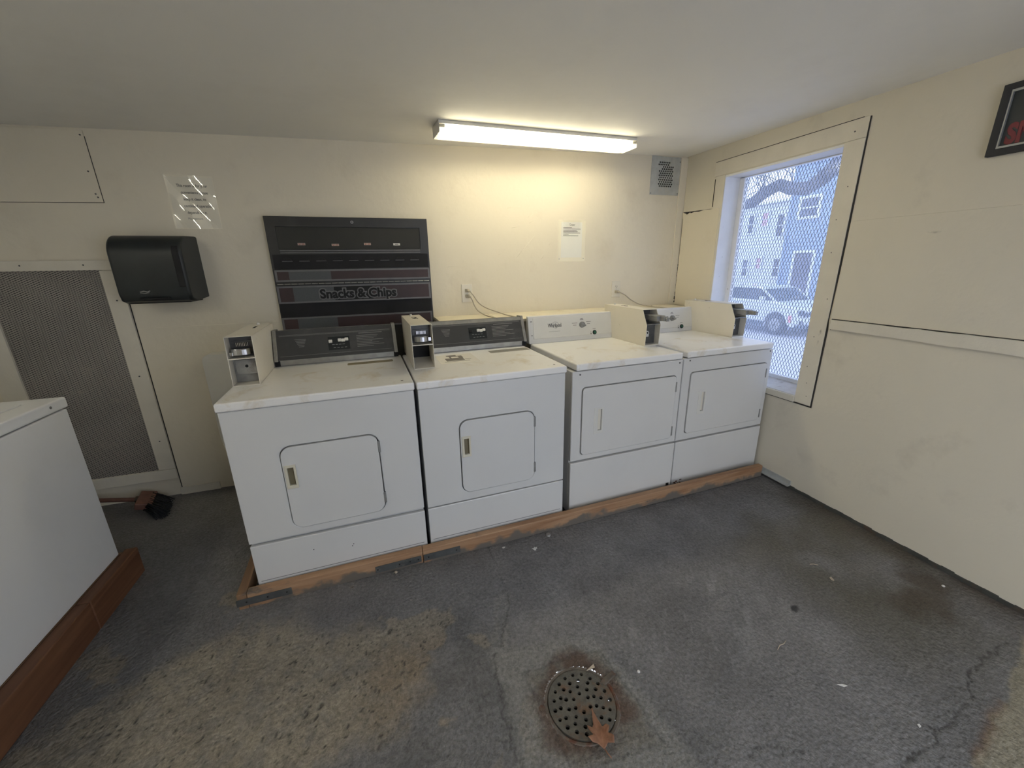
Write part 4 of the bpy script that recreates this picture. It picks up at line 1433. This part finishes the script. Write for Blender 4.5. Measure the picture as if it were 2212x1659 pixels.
ap = thing('access_panel', 'painted access panel with dark screws at the top left of the back wall', 'access panel', (-4.05, 0, 1.76))
def al(b):
    b.v = [(x+4.05, y, z-1.76) for x, y, z in b.v]
    return b
obj('board', al(B().slab('y', [(-4.36, 1.756), (-3.742, 1.768), (-3.747, 2.104), (-4.36, 2.09)], [], -.006, -.0005)), 'wall', ap, .001)
obj('crack', al(B().slab('y', [(-4.36, 1.754), (-3.7395, 1.7655), (-3.744, 2.078), (-4.36, 2.08)], [], -.0018, -.0004)), 'gap', ap, label='dark crack round the panel edge')
for x, z in ((-3.759, 2.082), (-3.768, 1.915), (-3.764, 1.808), (-3.758, 1.792)):
    obj('screw', al(B().cyl((x, -.008, z), (x, -.005, z), .0038, n=10)), 'dark_metal', ap)

# ------------------------------------------------------------------ perforated vent plate near the right corner
vp = thing('vent_plate', 'galvanized vent plate with punched holes, high in the right corner of the back wall', 'vent plate', (-.196, 0, 1.92))
def pl_(b):
    b.v = [(x+.196, y, z-1.92) for x, y, z in b.v]
    return b
holes = []
bk = B()
for j in range(12):
    for i in range(9):
        x = -.262+i*.0172+(.0086 if j % 2 else 0)
        z = 1.985+j*.0150
        ins = (-.262 < x < -.125 and z < 2.135 and not (z > 2.10 and x < -.235)) or (-.29 < x < -.16 and 2.135 <= z < 2.17)
        if ins and x < -.10:
            holes.append([(x+.0072*math.cos(rad(60*k+30)), z+.0072*math.sin(rad(60*k+30))) for k in range(6)])
b = B().slab('y', rect(-.330, -.063, 1.922, CZ(-.2, 0)-.004), holes, -.003, -.0008)
obj('plate', pl_(b), 'galv', vp)
obj('backing', pl_(B().box(-.30, -.10, -.0008, -.0002, 1.96, 2.178)), 'gap', vp)
for x, z in ((-.072, 1.935), (-.070, 2.16), (-.322, 1.932)):
    obj('screw', pl_(B().cyl((x, -.005, z), (x, -.003, z), .004, n=8)), 'grey_ink', vp)

# ------------------------------------------------------------------ fluorescent fixture over the dryers
def fixture(label, loc, rz, length, tube, tilt):
    f = thing('fluorescent_light', label, 'ceiling light', loc, rz)
    f.rotation_euler = (0, tilt, rz)
    Ln = length/2
    w, h = .073, .058
    b = B()
    b.box(-Ln, Ln, -w, w, -.006, 0)
    b.prism([(-w, 0), (-w, -.019), (-w+.0025, -.019), (-w+.0025, 0)], 'x', -Ln, Ln)
    b.prism([(w, 0), (w, -.019), (w-.0025, -.019), (w-.0025, 0)], 'x', -Ln, Ln)
    b.box(-Ln, Ln, -.010, .010, -.026, -.006)
    hs = obj('housing', b, 'offwhite', f, .001)
    for s in (-1, 1):
        x0, x1 = sorted((s*(Ln-.003), s*Ln))
        b = B().prism([(-w, -.002), (w, -.002), (w, -h+.003), (w-.004, -h), (-w+.004, -h), (-w, -h+.003)], 'x', x0, x1)
        obj('end_cap', b, 'offwhite', f, .001)
        b = B().box(s*(Ln-.035), s*(Ln-.004), -w+.004, w-.004, -.036, -.019)
        obj('lamp_holder', b, 'offwhite', f, .001)
    for y in (-.038, .038):
        b = B().cyl((-Ln+.036, y, -.036), (Ln-.036, y, -.036), .0125, n=16)
        obj('tube', b, tube, f, label='lit fluorescent tube')
    b = B()
    t = .0016
    b.box(-Ln+.003, Ln-.003, -w, -w+t, -h+.003, -.019)
    b.box(-Ln+.003, Ln-.003, -w, w, -h, -h+t)
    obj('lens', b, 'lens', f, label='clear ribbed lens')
    obj('lens', B().box(-Ln+.003, Ln-.003, w-t, w, -h+.002, -.019), 'lens_side', f, label='rear side of the lens, tinted to dim the wall behind').name = 'lens_side'
    return f
RZ = math.atan2(.099, 1.274)
fixture('long twin tube ceiling light over the dryers, lit warm', (-1.389, -.383, CZ(-1.389, -.383)-.001), RZ, 1.278, 'tube', -.0228)
f2_ = fixture('twin tube ceiling light above the washers, lit neutral white', (-4.12, -2.35, CZ(-4.12, -2.35)-.012), rad(90), 1.278, 'tube2', 0.)
f2_.rotation_euler = (0, 0, rad(90))

# ------------------------------------------------------------------ no smoking sign on the right wall
ns = thing('wall_sign', 'black framed sign with red lettering at the top of the right wall', 'sign', (0, -1.97, 1.80))
def sg(b):
    b.v = [(x, y+1.97, z-1.80) for x, y, z in b.v]
    return b
b = B().slab('x', rect(-2.190, -1.7565, 1.798, 2.048), [rect(-2.165, -1.7815, 1.822, 2.026)], -.022, -.0005)
fr = obj('frame', sg(b), 'sign_frame', ns, .002)
b = B().slab('x', rect(-2.1645, -1.782, 1.8225, 2.0255), [rect(-2.160, -1.7865, 1.830, 2.017)], -.020, -.002)
obj('inner_edge', sg(b), 'silver_edge', fr)
pn = obj('panel', sg(B().box(-.010, -.001, -2.163, -1.7825, 1.824, 2.024)), 'sign_dark', ns)
text('lettering', 'SMOKING', .096, 'sign_red', pn, (-.0106, -1.797+1.97, 1.838-1.80), (rad(90), 0, rad(-90)), .0006, 'LEFT', squash=.66, fat=.005)
text('lettering', 'NO', .092, 'sign_red', pn, (-.0106, -1.973+1.97, 1.935-1.80), (rad(90), 0, rad(-90)), .0006, squash=.75, fat=.004)

# ------------------------------------------------------------------ white board on the wall behind the first dryer
ch = thing('changing_station', 'folded white plastic changing station behind the left dryer', 'changing station', (-3.25, -.05, .19))
def chl(b):
    b.v = [(x+3.25, y+.05, z-.19) for x, y, z in b.v]
    return b
b = B()
lp = []
lp += [(-3.40, .190), (-3.06, .190), (-3.03, .34), (-3.01, .86)]
lp += [(-3.04, .925), (-3.10, .935), (-3.40, .932)]
for i in range(6):
    a = rad(90+18*i)
    lp.append((-3.405+.040*math.cos(a), .892+.040*math.sin(a)))
lp += [(-3.445, .42), (-3.425, .22)]
b.slab('y', lp, [], -.100, -.006)
obj('folding_bed', chl(b), 'board', ch, .014, 3)
obj('wall_mount', chl(B().box(-3.435, -3.03, -.008, -.0045, .205, .915)), 'board', ch)
obj('hinge_slot', chl(B().box(-3.4475, -3.440, -.07, -.045, .46, .74)), 'black', ch)

# ------------------------------------------------------------------ broom lying in the back left corner
br = thing('push_broom', 'dark push broom lying on the floor in the back left corner', 'broom', (-3.9, -.12, .01))
def bl(b):
    b.v = [(x+3.9, y+.12, z-.01) for x, y, z in b.v]
    return b
obj('handle', bl(B().cyl((-4.40, -.07, .135), (-3.93, -.115, .075), .013, n=14)), 'broomwood', br, label='reddish wooden handle')
hd = obj('head', bl(B().obox((-3.890, -.13, .070), (.038, .006, -.012), (-.02, .085, 0), (.006, 0, .020))), 'broomwood', br, .006)
b = B()
r2 = random.Random(6)
for i in range(260):
    u, v = r2.uniform(-.034, .034), r2.uniform(-.085, .085)
    p0 = Vector((-3.878+u*.4-.02*v/.085, -.135+v, .068+u*.5))
    p1 = p0+Vector((.105+r2.uniform(-.02, .02), -.055+r2.uniform(-.025, .025), -.048+r2.uniform(-.006, .012)))
    p1.z = max(p1.z, .014)
    b.tube([p0, p0.lerp(p1, .6)+Vector((0, 0, .008)), p1], [.0022, .003, .0022], 4)
obj('bristles', bl(b), 'bristle', br)['kind'] = 'stuff'
obj('ferrule', bl(B().cyl((-3.945, -.113, .078), (-3.90, -.120, .072), .019, .022, n=14)), 'rust', br)

# ------------------------------------------------------------------ floor drain, leaf and litter
dx, dy = DRAIN
dzf = FZ(dx, dy)
dr = thing('floor_drain', 'round rusty floor drain cover full of holes, set in the concrete', 'floor drain', (dx, dy, dzf-.004))
b = B()
b.lathe([(.1135, -.05), (.1135, .0012), (.1175, .0040), (.124, .0046), (.129, .0005), (.134, -.004)], n=64)
rnd2 = random.Random(8)
b.v = [(x*(1+.012*math.sin(7*math.atan2(y, x))), y*(1+.010*math.sin(5*math.atan2(y, x)+1)), z) for x, y, z in b.v]
obj('rim', b, 'rust', dr)
holes = []
for ring, (r_, n_, ph) in enumerate(((.095, 19, .1), (.073, 14, .35), (.051, 10, .1), (.030, 6, .3))):
    for k in range(n_):
        a = ph+2*math.pi*k/n_
        r3 = r_+rnd2.uniform(-.003, .003)
        hr = .0066+rnd2.uniform(-.0006, .0006)
        holes.append([(r3*math.cos(a)+hr*math.cos(t), r3*math.sin(a)+hr*math.sin(t)) for t in (2*math.pi*i/10 for i in range(10))])
circ = [(.1125*math.cos(t), .1125*math.sin(t)) for t in (2*math.pi*i/64 for i in range(64))]
b = B().slab('z', circ, holes, -.004, .006)
obj('cover', b, 'cover', dr)
b = B()
b.lathe([(.112, -.10), (.02, -.11), (.0005, -.11)], n=32).lathe([(.112, -.10), (.1135, -.05)], n=32)
obj('sump', b, 'black', dr)
# rusty lug and bolt either side
obj('lug', B().obox((.128, .044, .005), (.030, .010, .002), (-.004, .0095, 0), (0, 0, .0045)), 'rust', dr, .003)
obj('bolt', B().cyl((-.133, .028, -.004), (-.133, .028, .006), .013, .010, n=7).cyl((-.118, .018, -.004), (-.118, .018, .005), .006, .004, n=7), 'rust', dr, .002)

def leaf():
    out = [(0, 0), (.018, .010), (.040, .002), (.046, .018), (.030, .032), (.044, .048), (.036, .060), (.020, .056), (.016, .070), (.008, .092), (0, .112),
           (-.007, .088), (-.013, .068), (-.022, .060), (-.040, .066), (-.038, .048), (-.028, .036), (-.056, .026), (-.044, .014), (-.022, .012)]
    out = [(x*.80, y) for x, y in out]
    b = B()
    bm = bmesh.new()
    vs = [bm.verts.new((x, y, 0)) for x, y in out]
    es = [bm.edges.new((vs[i], vs[(i+1) % len(vs)])) for i in range(len(vs))]
    bmesh.ops.triangle_fill(bm, edges=es, use_beauty=True)
    bmesh.ops.subdivide_edges(bm, edges=bm.edges[:], cuts=3, use_grid_fill=True)
    for v in bm.verts:
        x, y = v.co.x, v.co.y
        v.co.z = .004+.019*abs(x)/.04+.007*math.sin(y*60)*(abs(x)/.05+.3)+.012*max(0, (y-.06)/.05)
    bm.verts.index_update()
    b.smooth = True
    b.add([v.co.copy() for v in bm.verts], [tuple(v.index for v in f.verts) for f in bm.faces])
    bm.free()
    return b
lf = thing('dry_leaf', 'curled brown dry leaf lying on the floor drain cover', 'leaf', (-1.905, -2.150, dzf+.004), rad(-8))
o = obj('blade', leaf(), 'leaf', lf)
md = o.modifiers.new('thickness', 'SOLIDIFY')
md.thickness = .0012
obj('stem', B().tube([(0, .004, .005), (0.004, -.012, .006), (.012, -.024, .003)], .0016, 6), 'leaf', lf)

def litter(name, lab, cat, x, y, b, m, rz=0., group=None, dz=.0):
    o = obj(name, b, m)
    o.location = (x, y, FZ(x, y)+dz)
    o.rotation_euler = (0, 0, rz)
    tag(o, lab, cat, group)
    return o
def flake(pts, t=.0015, lift=.004):
    b = B().slab('z', pts, [], .0008, .0008+t)
    b.v = [(x, y, z+lift*abs(math.sin(x*160))*abs(x)*40*.5) for x, y, z in b.v]
    return b
litter('bottle_cap', 'silver bottle cap on the floor against the timber curb', 'bottle cap', -1.668, -1.172,
       B().lathe([(.0005, .0085), (.010, .0088), (.0125, .0065), (.0145, .001), (.0135, .001), (.011, .005), (.0005, .006)], n=24), 'grey_metal')
litter('paper_scrap', 'torn white paper scrap on the floor in front of the curb, the larger of two', 'paper scrap', -1.775, -1.247,
       flake([(-.012, -.010), (-.004, -.013), (-.001, -.004), (.008, -.008), (.013, .001), (.004, .004), (.006, .009), (-.005, .006), (-.013, .010)]), 'scrap', .4)
litter('paper_scrap', 'small white paper scrap on the floor nearest the joint crack by the curb', 'paper scrap', -1.927, -1.186,
       flake([(-.008, -.004), (.002, -.006), (.010, -.001), (.004, .004), (-.006, .004)]), 'scrap', .2)
litter('pebble', 'white pebble on the floor near the foot of the right wall', 'pebble', -.122, -2.085,
       B().lathe([(.0003, .007), (.005, .006), (.0065, .003), (.004, 0)], n=12), 'scrap')
litter('twig', 'thin pale twig lying on the open floor right of centre', 'twig', -1.075, -2.066,
       B().tube([(-.034, -.004, .003), (-.01, .004, .004), (.012, .002, .003), (.034, .008, .003)], [.0012, .0017, .0015, .001], 6), 'twig', .1)
litter('leaf_bit', 'curled pale leaf fragment on the floor towards the right wall', 'leaf fragment', -.55, -1.893,
       flake([(-.012, -.004), (.0, -.008), (.014, -.002), (.008, .006), (-.006, .005)], lift=.01), 'twig', 1.0)
litter('twig', 'short pale twig on the floor beside the leaf fragment towards the right wall', 'twig', -.535, -1.80,
       B().tube([(-.018, 0, .002), (0, .003, .003), (.018, .001, .002)], .0015, 6), 'twig', -.5)
litter('paper_scrap', 'white fleck on the floor in the near right, left of the jagged crack', 'paper scrap', -.924, -2.41,
       flake([(-.006, -.003), (.003, -.005), (.008, .0), (.001, .004)]), 'scrap', .3)
litter('paper_scrap', 'long pale sliver on the floor between the twig and the jagged crack', 'paper scrap', -1.018, -2.243,
       flake([(-.016, -.003), (.004, -.006), (.017, .001), (.002, .004)]), 'scrap', -.6)
litter('paper_scrap', 'pale paper wedge lying at the back rim of the floor drain', 'paper scrap', -1.816, -1.907,
       B().prism([(-.022, -.004), (.012, -.006), (.014, .006)], 'z', .003, .006), 'twig', .1, dz=.002)
litter('pebble', 'pale pebble on the floor at the curb joint under the left dryer', 'pebble', -2.47, -1.185,
       B().lathe([(.0003, .010), (.006, .008), (.0075, .004), (.005, 0)], n=12), 'twig')
litter('pebble', 'tiny pale pebble on the floor right of the drain patch', 'pebble', -1.66, -1.975,
       B().lathe([(.0003, .007), (.0045, .006), (.0055, .003), (.004, 0)], n=10), 'scrap')

# ------------------------------------------------------------------ outdoors, seen through the window
b = B().box(.3, 40, -25, 45, -1.2, -1.0)
struct(obj('street', b, 'street'), 'pale street outside the window', 'street')
b = B().box(-12, .18, -20, YF-.0, -.20, -.05).box(.18, .5, -20, 20, -1.1, -.1)
struct(obj('pavement', b, 'street'), 'paved yard outside the door', 'pavement')

# white sport utility car parked along the street
cr = thing('car', 'white parked car in the street outside the window', 'car', (11.1, 8.6, -1.0))
def cl_(b):
    b.v = [(x-11.1, y-8.6, z+1.0) for x, y, z in b.v]
    return b
ylo, yhi = 6.42, 11.0
body = [(6.50, -.72), (6.42, -.55), (6.44, -.20), (6.60, -.04), (7.22, .10), (7.35, .12), (10.6, .12), (10.95, .0), (11.0, -.55), (10.9, -.72)]
def arch(yc):
    return [(yc+.42*math.cos(rad(a)), -.66+.42*math.sin(rad(a))) for a in range(172, -1, -14)]
lower = [(6.50, -.70)]+[p for p in body[1:8]]+[(11.0, -.55), (10.9, -.70)]
lower += list(reversed(arch(9.95)))+list(reversed(arch(7.16)))
b = B().slab('x', lower, [], 10.24, 11.98)
obj('body', cl_(b), 'car_white', cr, .05, 3)
roof = [(7.25, .10), (7.86, .50), (8.15, .56), (10.2, .55), (10.62, .10)]
b = B().prism(roof, 'x', 10.34, 11.88)
obj('cabin', cl_(b), 'car_glass', cr, .04, 3)
b = B().prism([(7.80, .485), (8.15, .57), (10.2, .565), (10.32, .48), (10.2, .50), (8.15, .505)], 'x', 10.32, 11.90)
obj('roof', cl_(b), 'car_white', cr, .02)
for y0, y1 in ((7.25, 7.80), (9.25, 9.15), (10.62, 10.25)):
    b = B()
    for x in (10.30, 11.86):
        b.add([(x, y0, .10), (x+.05, y0, .10), (x+.05, y0+.09, .10), (x, y0+.09, .10), (x, y1, .50), (x+.05, y1, .50), (x+.05, y1+.09, .50), (x, y1+.09, .50)],
              [(0,3,2,1), (4,5,6,7), (0,1,5,4), (1,2,6,5), (2,3,7,6), (3,0,4,7)])
    obj('pillar', cl_(b), 'car_white', cr)
for yc in (7.16, 9.95):
    for x0, x1 in ((10.26, 10.48), (11.74, 11.96)):
        b = B().cyl((x0, yc, -.655), (x1, yc, -.655), .345, n=32)
        wh = obj('wheel', cl_(b), 'tyre', cr, .02)
        b = B().cyl((x0-.005, yc, -.655), (x0+.02, yc, -.655), .21, n=24)
        for k in range(5):
            a = 2*math.pi*k/5
            b.obox((x0-.008, yc+.10*math.cos(a), -.655+.10*math.sin(a)), (.01, 0, 0), (0, .10*math.cos(a), .10*math.sin(a)), (0, -.03*math.sin(a), .03*math.cos(a)))
        obj('hub', cl_(b), 'grey_metal', wh)
obj('grille', cl_(B().box(10.55, 11.67, 6.405, 6.46, -.34, -.20)), 'car_glass', cr)
for x in (10.34, 11.62):
    obj('headlight', cl_(B().box(x, x+.26, 6.415, 6.56, -.30, -.14)), 'car_glass', cr, .02)
    obj('fog_light', cl_(B().box(x+.05, x+.22, 6.40, 6.45, -.58, -.46)), 'out_dark', cr, .02)
obj('side_marker', cl_(B().box(10.225, 10.26, 6.58, 6.68, -.52, -.30)), 'pink', cr)
obj('bumper', cl_(B().box(10.28, 11.94, 6.40, 6.60, -.74, -.62)), 'car_glass', cr, .02)
obj('sill', cl_(B().box(10.23, 10.30, 7.6, 9.5, -.74, -.58)), 'car_glass', cr, .02)
obj('mirror', cl_(B().box(10.08, 10.26, 7.62, 7.74, .12, .26)), 'car_white', cr, .03)
obj('door_handle', cl_(B().box(10.215, 10.25, 8.75, 8.95, -.02, .02)), 'car_white', cr)

def house(name, lab, x, y0, y1, z0, z1, depth, m, lap, openings, roofm, flat=False):
    h = thing(name, lab, 'house', (x+depth/2, (y0+y1)/2, z0))
    c = Vector((x+depth/2, (y0+y1)/2, z0))
    def hl(b):
        b.v = [(p[0]-c.x, p[1]-c.y, p[2]-c.z) for p in b.v]
        return b
    b = B().box(x+.03, x+depth, y0, y1, z0, z1)
    n = int((z1-z0)/lap)
    for i in range(n):                              # clapboards
        z = z0+i*lap
        b.prism([(x+.032, z), (x-.002, z), (x+.018, z+lap), (x+.032, z+lap)], 'y', y0, y1)
    obj('wall', hl(b), m, h)
    for kind, ya, yb, za, zb in openings:
        t = .11
        b = B().slab('x', rect(ya-t, yb+t, za-t, zb+t), [rect(ya, yb, za, zb)], x-.06, x+.03)
        f = obj('door_frame' if kind == 'door' else 'window', hl(b), 'out_trim', h)
        b = B().box(x-.02, x+.02, ya, yb, za, zb)
        obj('door' if kind == 'door' else ('curtain' if kind == 'red' else 'pane'), hl(b),
            'out_door' if kind == 'door' else ('curtain' if kind == 'red' else 'out_dark'), f)
        if kind != 'door':
            obj('sash', hl(B().box(x-.035, x-.01, ya, yb, (za+zb)/2-.03, (za+zb)/2+.03)), 'out_trim', f)
    for y in (y0, y1):
        obj('corner_board', hl(B().box(x-.03, x+.10, y-.06, y+.06, z0, z1)), m if name == 'house' and m == 'blue_wall' else 'out_trim', h)
    if flat:
        b = B().box(x-.22, x+depth+.2, y0-.15, y1+.2, z1, z1+.10)
    else:
        b = B().prism([(y0-.4, z1-.05), (y1+.4, z1-.05), ((y0+y1)/2, z1+1.6)], 'x', x-.35, x+depth+.35)
    obj('roof', hl(b), roofm, h)
    return h
h1 = house('house', 'blue clapboard house with a white trimmed dark door outside the window', 16.0, 3.0, 11.85, -1.0, 7.4, 8, 'blue_wall', .16,
      [('door', 10.40, 11.22, -.60, 1.75), ('win', 10.56, 11.34, 3.28, 4.02), ('win', 7.4, 8.3, 3.0, 4.3), ('win', 7.4, 8.3, .1, 1.5)], 'roof')
h2 = house('house', 'white clapboard house farther off, small windows and pink curtains', 20.0, 14.95, 23.5, -1.0, 4.62, 8, 'white_wall', .18,
      [('win', 15.30, 15.68, 2.80, 3.95), ('red', 16.35, 16.72, 3.45, 4.15), ('win', 17.30, 17.62, 3.10, 4.10),
       ('win', 15.15, 15.50, .55, 1.52), ('red', 16.40, 16.70, 1.0, 1.60), ('win', 17.30, 17.65, .55, 1.50)], 'out_trim', True)

# bare tree reaching across the view
tr = thing('bare_tree', 'bare tree whose thick branch bends across the window view', 'tree', (7.0, 2.2, -1.0))
def tl_(b):
    b.v = [(x-7.0, y-2.2, z+1.0) for x, y, z in b.v]
    return b
b = B().tube([(7.0, 2.2, -1.1), (7.0, 2.25, .5), (6.95, 2.35, 2.0), (6.9, 2.6, 3.0), (6.9, 2.9, 4.3), (7.0, 3.0, 6.0)], [.34, .28, .26, .23, .17, .08], 14)
obj('trunk', tl_(b), 'bark', tr)
b = B().tube([(6.9, 2.75, 3.45), (7.0, 3.4, 3.45), (7.0, 3.75, 3.36), (7.0, 4.05, 3.10), (7.0, 4.35, 2.96), (7.0, 4.75, 3.03), (7.0, 5.05, 3.16), (7.0, 5.4, 3.06), (7.0, 5.75, 2.86), (7.0, 6.2, 2.83), (7.0, 6.9, 2.9)],
             [.17, .16, .155, .15, .145, .14, .135, .135, .13, .115, .08], 12)
obj('branch', tl_(b), 'bark', tr)
r2 = random.Random(12)
b = B()
for i in range(46):
    p = Vector((7.0+r2.uniform(-.6, .6), r2.uniform(4.6, 6.8), r2.uniform(2.95, 3.3)))
    pts = [p]
    d = Vector((r2.uniform(-.3, .3), r2.uniform(-.6, .8), r2.uniform(.2, .9))).normalized()
    for k in range(5):
        d = (d+Vector((r2.uniform(-.4, .4), r2.uniform(-.5, .5), r2.uniform(-.35, .35)))).normalized()
        p = p+d*.16
        pts.append(p)
    b.tube(pts, [.011, .009, .008, .006, .005, .003], 5)
obj('twigs', tl_(b), 'bark', tr)['kind'] = 'stuff'
